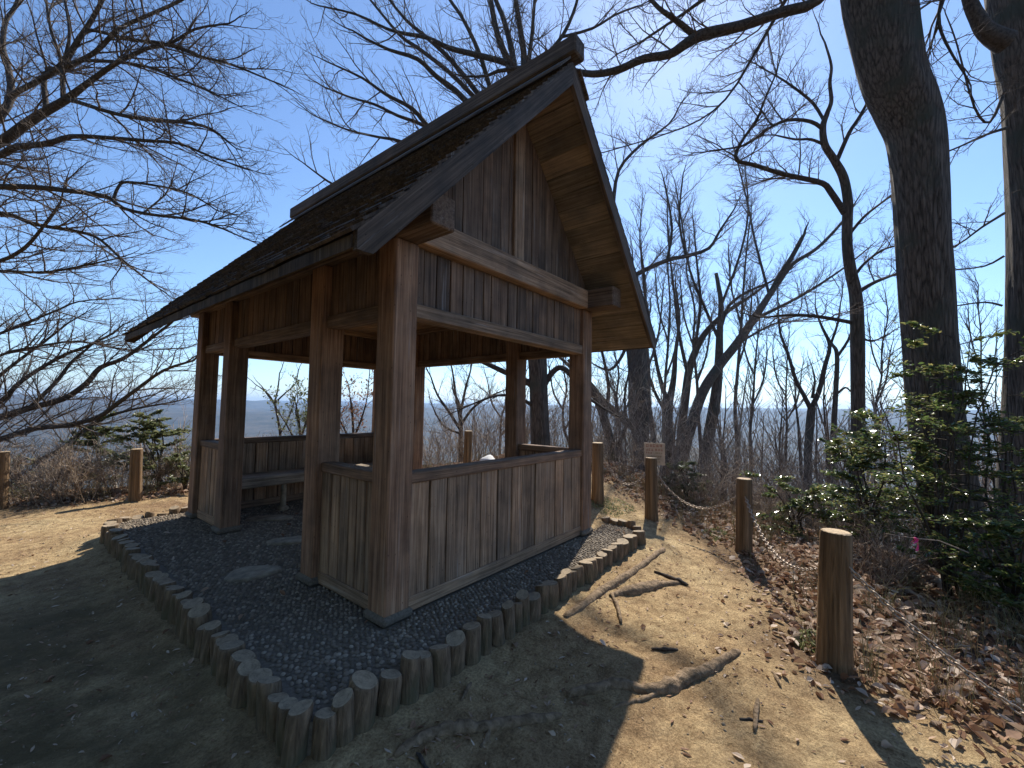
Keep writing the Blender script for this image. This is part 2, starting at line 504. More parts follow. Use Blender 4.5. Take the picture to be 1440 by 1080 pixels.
# ------------------------------------------------------------------ mesh primitives
def box_me(name, x0, x1, y0, y1, z0, z1, bev=0.004, jit=0.0):
    bm = bmesh.new()
    bmesh.ops.create_cube(bm, size=1)
    for v in bm.verts:
        v.co = Vector((x0 if v.co.x < 0 else x1, y0 if v.co.y < 0 else y1, z0 if v.co.z < 0 else z1))
        if jit: v.co += Vector((rng.uniform(-jit, jit), rng.uniform(-jit, jit), rng.uniform(-jit, jit)))
    if bev: bmesh.ops.bevel(bm, geom=bm.edges[:], offset=bev, segments=1, affect='EDGES')
    me = bpy.data.meshes.new(name)
    bm.to_mesh(me); bm.free()
    return me
def box(name, parent, x0, x1, y0, y1, z0, z1, mat, bev=0.004, jit=0.0):
    return link(name, box_me(name, x0, x1, y0, y1, z0, z1, bev, jit), mat, parent)
def prism(name, parent, pts, axis, a0, a1, mat, bev=0.0):
    """polygon in the plane across `axis`, extruded from a0 to a1"""
    bm = bmesh.new()
    def P(p, a):
        return Vector((a, p[0], p[1])) if axis == 0 else Vector((p[0], a, p[1]))
    A = [bm.verts.new(P(p, a0)) for p in pts]
    B = [bm.verts.new(P(p, a1)) for p in pts]
    bm.faces.new(A); bm.faces.new(B[::-1])
    for i in range(len(pts)):
        j = (i + 1) % len(pts)
        bm.faces.new((A[j], A[i], B[i], B[j]))
    bmesh.ops.recalc_face_normals(bm, faces=bm.faces[:])
    if bev: bmesh.ops.bevel(bm, geom=bm.edges[:], offset=bev, segments=1, affect='EDGES')
    me = bpy.data.meshes.new(name)
    bm.to_mesh(me); bm.free()
    return link(name, me, mat, parent)

def tubes(polys, sides):
    """polys: list of (pts list, radii list); returns V, quads, tris(end caps)"""
    groups = {}
    for p, r in polys: groups.setdefault(len(p), []).append((p, r))
    VV, QQ, TT, base = [], [], [], 0
    for n, lst in groups.items():
        P = np.array([a for a, _ in lst], float)
        R = np.array([b for _, b in lst], float)
        T = np.empty_like(P)
        T[:, 1:-1] = P[:, 2:] - P[:, :-2]
        T[:, 0] = P[:, 1] - P[:, 0]; T[:, -1] = P[:, -1] - P[:, -2]
        T /= np.linalg.norm(T, axis=-1, keepdims=True) + 1e-12
        mean = P[:, -1] - P[:, 0]
        ref = np.where((np.abs(mean[:, 2]) > 0.75 * np.linalg.norm(mean, axis=1))[:, None], np.array([1.0, 0.2, 0]), np.array([0.1, 0, 1.0]))
        ref = np.repeat(ref[:, None, :], n, 1)
        U = ref - (ref * T).sum(-1, keepdims=True) * T
        U /= np.linalg.norm(U, axis=-1, keepdims=True) + 1e-12
        W_ = np.cross(T, U)
        ang = np.arange(sides) * 2 * math.pi / sides
        ring = P[:, :, None, :] + R[:, :, None, None] * (np.cos(ang)[None, None, :, None] * U[:, :, None, :] + np.sin(ang)[None, None, :, None] * W_[:, :, None, :])
        VV.append(ring.reshape(-1, 3))
        k, i, s = np.meshgrid(np.arange(len(lst)), np.arange(n - 1), np.arange(sides), indexing='ij')
        s2 = (s + 1) % sides
        b = base + k * n * sides + i * sides
        QQ.append(np.stack([b + s, b + s2, b + sides + s2, b + sides + s], -1).reshape(-1, 4))
        base += len(lst) * n * sides
    return np.concatenate(VV), np.concatenate(QQ)
def tube_mesh(name, polys, sides):
    V, Q = tubes(polys, sides)
    return mesh_arrays(name, V, Q)

# ------------------------------------------------------------------ pavilion
W, LL, S = 2.654, 4.086, 0.2017
H = S / 2
PA, PB = 0.99, 3.09
XC = W / 2
EAVE_X, EAVE_Z, RIDGE_Z = 2.06, 2.345, 4.60
Y0R, Y1R = -0.66, LL + 0.66
pav = thing('pavilion', 'open brown timber rest pavilion with steep gabled shingle roof', 'pavilion', (XC, LL / 2, 0))
def post(x, y, top, mat=RZ):
    o = box('post', pav, x - H, x + H, y - H, y + H, 0.0, top, mat, 0.009)
    base = box('post_base', pav, x - H - 0.025, x + H + 0.025, y - H - 0.025, y + H + 0.025, -0.01, 0.055, MORTAR, 0.02)
    return o
for (x, y) in ((0, 0), (W, 0), (0, PA), (0, PB), (0, LL), (W, PA), (W, PB), (W, LL)):
    post(x, y, 2.628)

def boards_x(par, x0, x1, yc, z0, z1, wmean, th, mat):
    n = max(1, round((x1 - x0) / wmean))
    ws = [rng.uniform(0.72, 1.28) for _ in range(n)]
    s = sum(ws); x = x0
    for w_ in ws:
        w_ = w_ / s * (x1 - x0)
        dy = rng.uniform(-0.006, 0.006)
        box('board', par, x + 0.005, x + w_ - 0.005, yc - th / 2 + dy, yc + th / 2 + dy, z0, z1, mat, 0.004)
        x += w_
def boards_y(par, y0, y1, xc, z0, z1, wmean, th, mat):
    n = max(1, round((y1 - y0) / wmean))
    ws = [rng.uniform(0.72, 1.28) for _ in range(n)]
    s = sum(ws); y = y0
    for w_ in ws:
        w_ = w_ / s * (y1 - y0)
        dx = rng.uniform(-0.004, 0.004)
        box('board', par, xc - th / 2 + dx, xc + th / 2 + dx, y + 0.005, y + w_ - 0.005, z0, z1, mat, 0.004)
        y += w_
def wall_x(y, x0, x1, sgn):
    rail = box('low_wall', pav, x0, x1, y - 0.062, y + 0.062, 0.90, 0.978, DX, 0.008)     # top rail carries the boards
    box('sill', rail, x0, x1, y - 0.055, y + 0.055, 0.004, 0.10, WX, 0.006)
    box('backing', rail, x0 + 0.003, x1 - 0.003, y - 0.006, y + 0.012, 0.10, 0.90, ROOFW, 0)
    boards_x(rail, x0, x1, y - 0.030 * sgn, 0.10, 0.90, 0.195, 0.026, WZ)
    boards_x(rail, x0, x1, y + 0.032 * sgn, 0.10, 0.90, 0.195, 0.026, WZ)
def wall_y(x, y0, y1, sgn):
    rail = box('low_wall', pav, x - 0.062, x + 0.062, y0, y1, 0.90, 0.978, DY, 0.008)
    box('sill', rail, x - 0.055, x + 0.055, y0, y1, 0.004, 0.10, WY, 0.006)
    box('backing', rail, x - 0.010, x + 0.010, y0 + 0.003, y1 - 0.003, 0.10, 0.90, ROOFW, 0)
    boards_y(rail, y0, y1, x - 0.031, 0.10, 0.90, 0.14, 0.024, WZ)
    boards_y(rail, y0, y1, x + 0.031, 0.10, 0.90, 0.14, 0.024, WZ)
wall_x(-0.02, H, W - H, 1)
wall_x(LL + 0.02, H, W - H, -1)
for x in (0.0, W):
    wall_y(x, H, PA - H, 1)
    wall_y(x, PB + H, LL - H, 1)
# frieze: lower beam, boards, upper beam, on each side
for y, sg in ((-0.02, 1), (LL + 0.02, -1)):
    fr = box('lintel_beam', pav, H, W - H, y - 0.065, y + 0.065, 2.095, 2.200, WX, 0.007)
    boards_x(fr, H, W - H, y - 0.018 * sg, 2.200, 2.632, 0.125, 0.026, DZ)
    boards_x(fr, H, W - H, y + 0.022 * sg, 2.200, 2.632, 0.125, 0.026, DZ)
    # tie beam across the gable, outside the posts
    prism('tie_beam', pav, [(-0.098, 2.635), (W + 0.098, 2.635), (W + 0.098, 2.848), (-0.098, 2.848)], 1, y - 0.13 if sg > 0 else y - 0.10, y + 0.10 if sg > 0 else y + 0.13, WX, 0.008)
for x, sg in ((0.0, 1), (W, -1)):
    for (a, b) in ((H, PA - H), (PA + H, PB - H), (PB + H, LL - H)):
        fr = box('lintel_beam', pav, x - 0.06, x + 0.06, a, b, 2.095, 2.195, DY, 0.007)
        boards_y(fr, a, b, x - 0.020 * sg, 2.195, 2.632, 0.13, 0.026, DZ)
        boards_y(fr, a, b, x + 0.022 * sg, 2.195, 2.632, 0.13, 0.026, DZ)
    # wall plates run the length of the house and poke out past both gables
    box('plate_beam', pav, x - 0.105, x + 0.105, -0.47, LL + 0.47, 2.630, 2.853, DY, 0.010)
# ceiling boards on the tie beams
n = 14
for k in range(n):
    xa = 0.12 + (W - 0.24) * k / n
    xb = 0.12 + (W - 0.24) * (k + 1) / n
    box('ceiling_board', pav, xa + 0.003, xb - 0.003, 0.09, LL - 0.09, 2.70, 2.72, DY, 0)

slope = (RIDGE_Z - EAVE_Z) / EAVE_X
def roof_z(dx, off=0.0):
    return RIDGE_Z - slope * abs(dx) - off
cs = 1 / math.hypot(1, slope)
# gable walls
for y, sg in ((0.0, 1), (LL, -1)):
    kp = box('king_post', pav, XC - 0.075, XC + 0.075, y - 0.075, y + 0.075, 2.850, roof_z(0, 0.24), WZ, 0.006)
    n = 22
    x0, x1 = -0.02, W + 0.02
    for k in range(n):
        a = x0 + (x1 - x0) * k / n + 0.003
        b = x0 + (x1 - x0) * (k + 1) / n - 0.003
        za, zb = roof_z(a - XC, 0.16), roof_z(b - XC, 0.16)
        dy = rng.uniform(-0.004, 0.004)
        pts = [(a, 2.80), (b, 2.80), (b, zb)]
        if a < XC < b: pts.append((XC, roof_z(0, 0.16)))
        pts.append((a, za))
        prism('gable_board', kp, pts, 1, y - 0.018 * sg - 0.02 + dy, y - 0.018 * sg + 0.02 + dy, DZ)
# roof: two slopes of sheathing, shingles, soffit boards, bargeboards, ridge cap
TV = 0.115          # vertical depth of the roof deck
for sg, lab in ((-1, 'west'), (1, 'east')):
    e = EAVE_X
    deck = prism('roof_slope', pav, [(XC + sg * 0.0005, RIDGE_Z - 0.045), (XC + sg * e, EAVE_Z - 0.045), (XC + sg * e, EAVE_Z - TV), (XC + sg * 0.0005, RIDGE_Z - TV)], 1, Y0R + 0.045, Y1R - 0.045, ROOFW)
    # shingles
    Vs, Qs = [], []
    rows = 27
    Lr = math.hypot(e, RIDGE_Z - EAVE_Z)
    dv = np.array([sg * e, 0, -(RIDGE_Z - EAVE_Z)]) / Lr
    nv = np.array([sg * (RIDGE_Z - EAVE_Z), 0, e]) / Lr
    top = np.array([XC, 0, RIDGE_Z - 0.045])
    for r_ in range(rows):
        s0 = Lr * r_ / rows
        y = Y0R
        while y < Y1R - 0.01:
            w_ = min(rng.uniform(0.09, 0.2), Y1R - y)
            l0 = s0 - 0.02 if r_ else 0.0
            l1 = s0 + Lr / rows + rng.uniform(0.01, 0.035)
            if r_ == rows - 1: l1 = Lr + rng.uniform(-0.02, 0.015)
            th = rng.uniform(0.014, 0.022)
            h0, h1 = 0.002, 0.010 + rng.uniform(0, 0.006)
            b = len(Vs)
            for (s_, h_) in ((l0, h0), (l1, h1)):
                for yy in (y + 0.002, y + w_ - 0.002):
                    for dh in (0, th if s_ == l1 else 0.012):
                        Vs.append(top + dv * s_ + nv * (h_ + dh) + np.array([0, yy, 0]))
            for f_ in ((0, 1, 3, 2), (4, 6, 7, 5), (0, 4, 5, 1), (2, 3, 7, 6), (1, 5, 7, 3), (0, 2, 6, 4)):
                Qs.append([b + i for i in f_])
            y += w_
    sh = link('shingles', mesh_arrays('shingles', np.array(Vs), np.array(Qs), smooth=False), ROOFW, deck)
    tag(sh, kind='stuff')
    # soffit boards under the overhang, laid along the house
    ns = 16
    for k in range(ns):
        d0, d1 = e * k / ns + 0.003, e * (k + 1) / ns - 0.003
        if d1 > e - 0.03: d1 = e - 0.03
        pts = [(XC + sg * d0, roof_z(d0, TV + 0.001)), (XC + sg * d1, roof_z(d1, TV + 0.001)), (XC + sg * d1, roof_z(d1, TV + 0.022)), (XC + sg * d0, roof_z(d0, TV + 0.022))]
        prism('soffit_board', deck, pts, 1, Y0R + 0.05, Y1R - 0.05, SOF)
    for y, s2 in ((Y0R, 1), (Y1R, -1)):
        th_ = math.atan(slope)
        c_, s_ = math.cos(th_), math.sin(th_)
        def loc_(dx, z):                         # along the slope, across it
            dz = z - RIDGE_Z
            return (dx * c_ - dz * s_, dx * s_ + dz * c_)
        pts = [loc_(0.0, RIDGE_Z - 0.035), loc_(e - 0.01, roof_z(e - 0.01, 0.035)), loc_(e - 0.01, EAVE_Z - 0.125), loc_(e - 0.10, EAVE_Z - 0.125), loc_(0.0, RIDGE_Z - 0.235)]
        if sg < 0: pts = [(a_, -b_) for a_, b_ in pts]
        bb = prism('bargeboard', deck, pts, 1, y + (0.004 if s2 > 0 else -0.044), y + (0.044 if s2 > 0 else -0.004), DKX)
        bb.location = (XC + sg * 0.001, 0, RIDGE_Z)
        bb.rotation_euler = (0, th_ if sg > 0 else math.pi - th_, 0)
rc = box('ridge_cap', pav, XC - 0.085, XC + 0.085, Y0R - 0.065, Y1R + 0.055, 4.59, 4.765, DKY, 0.015)
for sg in (-1, 1):
    pts = [(XC + sg * 0.087, roof_z(0.087, -0.03)), (XC + sg * 0.25, roof_z(0.25, -0.03)), (XC + sg * 0.25, roof_z(0.25, -0.055)), (XC + sg * 0.087, roof_z(0.087, -0.055))]
    prism('cap_board', rc, pts, 1, Y0R - 0.02, Y1R + 0.02, DKY)

# bench inside, along the back wall
be = thing('bench', 'thick grey plank bench along the back wall inside the pavilion', 'bench', (XC, LL - 0.4, 0))
box('seat', be, 0.16, W - 0.16, LL - 0.56, LL - 0.10, 0.36, 0.495, GX, 0.015)
for x in (0.86, 1.85):
    pts = [(np.array([x, LL - 0.42, -0.01]), 0.075), (np.array([x, LL - 0.42, 0.03]), 0.072), (np.array([x, LL - 0.42, 0.05]), 0.040), (np.array([x, LL - 0.42, 0.2]), 0.034), (np.array([x, LL - 0.42, 0.37]), 0.036)]
    link('leg', tube_mesh('leg', [([p for p, _ in pts], [r for _, r in pts])], 12), STONE, be)

# ------------------------------------------------------------------ pebbled platform with log edging
PX0, PX1, PY0, PY1, CR = -0.84, 3.30, -0.585, 4.50, 0.30
def outline(inset, step=None):
    pts = []
    x0, x1, y0, y1 = PX0 + inset, PX1 - inset, PY0 + inset, PY1 - inset
    for cx_, cy_, a0, r_ in ((x1, y0, -90, CR), (x1, y1, 0, CR), (x0, y1, 90, CR), (x0, y0, 180, 0.06)):
        r_ = max(r_ - inset, 0.02)
        sx = -1 if cx_ == x1 else 1
        sy = -1 if cy_ == y1 else 1
        for k in range(9):
            a = math.radians(a0 + 90 * k / 8)
            pts.append((cx_ + sx * r_ + r_ * math.cos(a), cy_ + sy * r_ + r_ * math.sin(a)))
    return pts
bm = bmesh.new()
oA = [bm.verts.new((x, y, -0.012)) for x, y in outline(0.02)]
oB = [bm.verts.new((x, y, -0.6)) for x, y in outline(0.02)]
bm.faces.new(oA)
for i in range(len(oA)):
    j = (i + 1) % len(oA)
    bm.faces.new((oA[i], oB[i], oB[j], oA[j]))
bmesh.ops.recalc_face_normals(bm, faces=bm.faces[:])
me = bpy.data.meshes.new('pavilion_platform'); bm.to_mesh(me); bm.free()
plat = tag(link('pavilion_platform', me, MORTAR), 'low raised platform of dark pebbles edged with short upright logs', 'platform', kind='structure')

# log edging
def log_variant(seed, bend=False):
    rg = random.Random(seed)
    n = 18
    V, Q, T = [], [], []
    prof = [1 + rg.uniform(-0.13, 0.13) for _ in range(n)]
    prof = [(prof[i - 1] + prof[i] * 2 + prof[(i + 1) % n]) / 4 for i in range(n)]
    zs = [-0.45, -0.2, -0.05, 0.035, 0.05]
    tx, ty = rg.uniform(-0.2, 0.2), rg.uniform(-0.2, 0.2)
    for zi, z in enumerate(zs):
        k = [1.10, 1.05, 1.0, 0.97, 0.88][zi] * rg.uniform(0.985, 1.015)
        for i in range(n):
            a = 2 * math.pi * i / n
            x, y = k * prof[i] * math.cos(a), k * prof[i] * math.sin(a)
            V.append((x * 0.064, y * 0.064, z + (x * tx + y * ty) * 0.1 * (zi >= 2)))
    for zi in range(len(zs) - 1):
        for i in range(n):
            j = (i + 1) % n
            Q.append((zi * n + i, zi * n + j, (zi + 1) * n + j, (zi + 1) * n + i))
    me = bpy.data.meshes.new('log')
    b0 = (len(zs) - 1) * n
    me.from_pydata(V, [], Q + [tuple(range(b0, b0 + n))])
    me.polygons.foreach_set('use_smooth', [True] * len(Q) + [False])
    me.materials.append(LOGB); me.materials.append(CUTG)
    me.polygons[len(Q)].material_index = 1
    return me
LOGS = [log_variant(100 + k) for k in range(9)]
ol = outline(0.0)
# only the sides with room in the photograph carry logs all the way round
per = []
for i in range(len(ol)):
    a, b = np.array(ol[i]), np.array(ol[(i + 1) % len(ol)])
    per.append((a, b, np.linalg.norm(b - a)))
tot = sum(p[2] for p in per)
s = 0.0
while s < tot - 0.06:
    t, k = s, 0
    while t > per[k][2]: t -= per[k][2]; k += 1
    p = per[k][0] + (per[k][1] - per[k][0]) * t / max(per[k][2], 1e-6)
    sc = rng.uniform(0.76, 1.14)
    o = link('log', LOGS[rng.randrange(9)], None, plat, loc=(p[0] + rng.uniform(-.012, .012), p[1] + rng.uniform(-.012, .012), rng.uniform(-0.045, 0.02)))
    o.rotation_euler = (rng.uniform(-0.09, 0.09), rng.uniform(-0.09, 0.09), rng.uniform(0, 6.28))
    o.scale = (sc, sc, 1)
    s += 0.064 * sc * 2 * rng.uniform(0.94, 1.06)

# stepping stones let into the pebbles
STONES = [(-0.30, 1.52, 0.225, 0.15), (0.30, 2.18, 0.19, 0.14), (0.55, 3.28, 0.25, 0.15), (1.0, 1.3, 0.22, 0.16), (1.2, 2.4, 0.22, 0.15)]
for (x, y, a, b) in STONES:
    n = 20
    V = []
    pr = [1 + 0.13 * math.sin(2 * t + 3 * x) + 0.09 * math.sin(3 * t + 5 * y) + rng.uniform(-0.05, 0.05) for t in np.linspace(0, 6.28, n, endpoint=False)]
    for k, z in ((1.0, -0.02), (0.98, 0.004), (0.88, 0.013)):
        for i in range(n):
            t = 2 * math.pi * i / n
            V.append((k * a * pr[i] * math.cos(t), k * b * pr[i] * math.sin(t), z + 0.003 * math.sin(3 * t)))
    F = [(r_ * n + i, r_ * n + (i + 1) % n, (r_ + 1) * n + (i + 1) % n, (r_ + 1) * n + i) for r_ in range(2) for i in range(n)] + [tuple(range(2 * n, 3 * n))]
    me = bpy.data.meshes.new('stepping_stone'); me.from_pydata(V, [], F)
    o = link('stepping_stone', me, STONE, plat, loc=(x, y, 0)); o.rotation_euler[2] = -0.65

def pebbles():
    sp = 0.037
    xs = np.arange(PX0 + 0.10, PX1 - 0.08, sp); ys = np.arange(PY0 + 0.10, PY1 - 0.08, sp * 0.87)
    X, Y = np.meshgrid(xs, ys)
    X = X + (np.arange(len(ys)) % 2)[:, None] * sp / 2
    X = X + nrng.uniform(-.009, .009, X.shape); Y = Y + nrng.uniform(-.009, .009, Y.shape)
    P = np.stack([X.ravel(), Y.ravel()], -1)
    keep = np.ones(len(P), bool)
    c_, s_ = math.cos(0.65), math.sin(0.65)
    for (x, y, a, b) in STONES:
        dx, dy = P[:, 0] - x, P[:, 1] - y
        ux, uy = dx * c_ - dy * s_, dx * s_ + dy * c_
        keep &= (ux / (a * 1.02)) ** 2 + (uy / (b * 1.02)) ** 2 > 1
    for (x, y) in ((0, 0), (W, 0), (0, PA), (0, PB), (0, LL), (W, PA), (W, PB), (W, LL)):
        keep &= (abs(P[:, 0] - x) > H + 0.03) | (abs(P[:, 1] - y) > H + 0.03)
    for cx_, cy_ in ((PX1 - CR, PY0 + CR), (PX1 - CR, PY1 - CR), (PX0 + CR, PY1 - CR)):
        ox = (P[:, 0] - cx_) * (1 if cx_ > XC else -1); oy = (P[:, 1] - cy_) * (1 if cy_ > 1 else -1)
        keep &= ~((ox > 0) & (oy > 0) & (np.hypot(ox, oy) > CR - 0.07))
    keep &= ~((abs(P[:, 1] + 0.02) < 0.07) & (P[:, 0] > 0) & (P[:, 0] < W))
    P = P[keep]
    bm = bmesh.new()
    bmesh.ops.create_icosphere(bm, subdivisions=2, radius=1)
    bmesh.ops.delete(bm, geom=[v for v in bm.verts if v.co.z < -0.30], context='VERTS')
    bm.verts.ensure_lookup_table(); bm.verts.index_update()
    bv = np.array([v.co[:] for v in bm.verts]); bt = np.array([[v.index for v in f.verts] for f in bm.faces])
    me = bpy.data.meshes.new('pebble'); bm.to_mesh(me); bm.free()
    for pl in me.polygons: pl.use_smooth = True
    me.materials.append(PEB)
    # cheaper stone for the rest
    bm = bmesh.new(); bmesh.ops.create_icosphere(bm, subdivisions=1, radius=1)
    bmesh.ops.delete(bm, geom=[v for v in bm.verts if v.co.z < -0.45], context='VERTS')
    bm.verts.ensure_lookup_table(); bm.verts.index_update()
    cv = np.array([v.co[:] for v in bm.verts]); ct = np.array([[v.index for v in f.verts] for f in bm.faces]); bm.free()
    d = np.hypot(P[:, 0] - CAM[0], P[:, 1] - CAM[1])
    order = np.argsort(d)
    sz = nrng.uniform(0.010, 0.019, (len(P), 2)); ht = nrng.uniform(0.007, 0.014, len(P)); an = nrng.uniform(0, 6.28, len(P))
    for i in order[:300]:
        o = link('pebble', me, None, plat, loc=(P[i, 0], P[i, 1], -0.010))
        o.scale = (sz[i, 0], sz[i, 1], ht[i]); o.rotation_euler[2] = an[i]
    rest = order[300:]
    for (idx, bv_, bt_) in ((rest, cv, ct),):
        ca, sa = np.cos(an[idx])[:, None], np.sin(an[idx])[:, None]
        x = bv_[None, :, 0] * sz[idx, 0][:, None]; y = bv_[None, :, 1] * sz[idx, 1][:, None]
        V = np.stack([x * ca - y * sa + P[idx, 0][:, None], x * sa + y * ca + P[idx, 1][:, None], bv_[None, :, 2] * ht[idx][:, None] - 0.010], -1)
        T = bt_[None] + (np.arange(len(idx)) * len(bv_))[:, None, None]
        tag(link('pebble_bed', mesh_arrays('pebble_bed', V.reshape(-1, 3), None, T.reshape(-1, 3)), PEB, plat), kind='stuff')
pebbles()

# ------------------------------------------------------------------ fence posts and chains
def post_mesh(seed):
    rg = random.Random(seed)
    n = 40
    zs = [-0.35, 0.0, 0.06, 0.2, 0.4, 0.6, 0.78, 0.845, 0.862]
    V, Q = [], []
    ph = [rg.uniform(0, 6.28) for _ in range(6)]
    kx, kz = rg.uniform(0, 6.28), rg.uniform(0.25, 0.4)
    for zi, z in enumerate(zs):
        k = [1.22, 1.18, 1.12, 1.05, 1.02, 1.0, 0.98, 0.97, 0.93][zi]
        for i in range(n):
            a = 2 * math.pi * i / n
            g = 0.12 * abs(math.sin(9 * a + ph[0] + 0.5 * math.sin(z * 4 + ph[1]))) - 0.03 + 0.03 * math.sin(3 * a + ph[2] + z)
            kn = 0.28 * math.exp(-((z - kz) / 0.07) ** 2) * max(0, math.cos(a - kx)) ** 12
            r = 0.078 * k * (1 + g + kn)
            V.append((r * math.cos(a) + 0.012 * math.sin(z * 2 + ph[3]), r * math.sin(a), z))
    for zi in range(len(zs) - 1):
        for i in range(n):
            j = (i + 1) % n
            Q.append((zi * n + i, zi * n + j, (zi + 1) * n + j, (zi + 1) * n + i))
    me = bpy.data.meshes.new('shaft'); me.from_pydata(V, [], Q)
    for p in me.polygons: p.use_smooth = True
    me.materials.append(POSTB)
    b0 = (len(zs) - 1) * n
    top = [V[b0 + i] for i in range(n)]
    mt_ = bpy.data.meshes.new('cut_top')
    cx_, cy_ = sum(v[0] for v in top) / n, sum(v[1] for v in top) / n
    V2 = [(cx_ + (v[0] - cx_) * 1.0, cy_ + (v[1] - cy_) * 1.0, 0.862) for v in top] + [(cx_ + (v[0] - cx_) * 0.9, cy_ + (v[1] - cy_) * 0.9, 0.867) for v in top]
    F2 = [(i, (i + 1) % n, n + (i + 1) % n, n + i) for i in range(n)] + [tuple(range(n, 2 * n))]
    mt_.from_pydata(V2, [], F2); mt_.materials.append(CUT)
    return me, mt_
PM = [post_mesh(k) for k in range(3)]
POSTS = []
def fence_post(x, y, label, k, rz, tilt=(0, 0), sc=1.0):
    z = gz1(x, y)
    o = thing('fence_post', label, 'post', (x, y, z), 'log fence posts round the hilltop')
    o.rotation_euler = (tilt[0], tilt[1], rz)
    o.scale = (sc, sc, 1)
    for nm, me in (('shaft', PM[k][0]), ('cut_top', PM[k][1])):
        c_ = bpy.data.objects.new(nm, me); COL.objects.link(c_); c_.parent = o
    return np.array([x, y, z])
def gp(px, py): return ground_at(px, py)[:2]
q1, q2, q3, q4 = gp(1176, 937), gp(1047, 778), gp(917, 730), gp(840, 707)
ql, q0_ = gp(191, 704), gp(-3, 716)
qf = at(657, 690, 8.6)[:2]
fp1 = fence_post(*q1, 'nearest ridged brown log post, beside the trail at right', 0, 2.4, (0.0, -0.03), 1.08)
fp2 = fence_post(*q2, 'middle ridged log post with chains on both sides', 1, 0.5, (0.01, 0.0))
fp3 = fence_post(*q3, 'log post below the small lettered board', 2, 1.5)
fp4 = fence_post(*q4, 'log post half hidden behind the right corner of the pavilion', 0, 4.0)
fpf = fence_post(*qf, 'distant log post seen through the pavilion above the railing', 1, 2.0)
fpl = fence_post(*ql, 'log post standing alone left of the pavilion by brush', 2, 3.3, (0.02, 0.02))
fp0 = fence_post(*q0_, 'log post cut off by the left edge of the picture', 0, 1.0)
pe_ = np.array([0.75, -4.55, gz1(0.75, -4.55) - 0.25])

def link_mesh():
    n, m_ = 10, 5
    V, Q = [], []
    for i in range(n):
        t = 2 * math.pi * i / n
        cx_, cy_ = 0.0275 * math.cos(t), 0.0145 * math.sin(t)
        nx, ny = math.cos(t), math.sin(t)
        for j in range(m_):
            f = 2 * math.pi * j / m_
            r = 0.0055
            V.append((cx_ + r * math.cos(f) * nx, cy_ + r * math.cos(f) * ny, r * math.sin(f)))
    for i in range(n):
        for j in range(m_):
            i2, j2 = (i + 1) % n, (j + 1) % m_
            Q.append((i * m_ + j, i2 * m_ + j, i2 * m_ + j2, i * m_ + j2))
    return mesh_arrays('link', np.array(V), np.array(Q))
LINK = link_mesh(); LINK.materials.append(CHAINM)
def chain(p, q, sag, label):
    p, q = Vector(p), Vector(q)
    n = 200
    pts = []
    for i in range(n + 1):
        t = i / n
        v = p.lerp(q, t); v.z -= sag * 4 * t * (1 - t)
        pts.append(v)
    c_ = thing('chain', label, 'chain', tuple(p), 'rusty chains hung between the fence posts')
    acc, nxt, k = 0.0, 0.018, 0
    for i in range(n):
        seg = (pts[i + 1] - pts[i]); l = seg.length
        while acc + l > nxt:
            v = pts[i] + seg * ((nxt - acc) / l)
            o = bpy.data.objects.new('link', LINK); COL.objects.link(o)
            o.parent = c_; o.matrix_parent_inverse = Matrix.Translation(-p)
            d = seg.normalized()
            o.rotation_mode = 'QUATERNION'
            rq = d.to_track_quat('X', 'Z')
            o.rotation_quaternion = rq @ Matrix.Rotation((0.6 if k % 2 else 0.6 + math.pi / 2), 3, 'X').to_quaternion()
            o.location = v
            nxt += 0.043; k += 1
        acc += l
def eye(p, q, h):
    d = np.array([q[0] - p[0], q[1] - p[1]]); d = d / np.linalg.norm(d)
    return np.array([p[0] + d[0] * 0.082, p[1] + d[1] * 0.082, p[2] + h])
chain(eye(fp1, pe_, 0.66), eye(pe_, fp1, 0.45), 0.34, 'chain sagging from the nearest post towards the lower right corner')
chain(eye(fp2, fp1, 0.66), eye(fp1, fp2, 0.62), 0.30, 'chain sagging between the nearest and the middle log post')
chain(eye(fp3, fp2, 0.64), eye(fp2, fp3, 0.64), 0.28, 'chain between the middle post and the post with the board')
chain(eye(fp4, fp3, 0.64), eye(fp3, fp4, 0.64), 0.25, 'far chain beside the right corner of the pavilion')

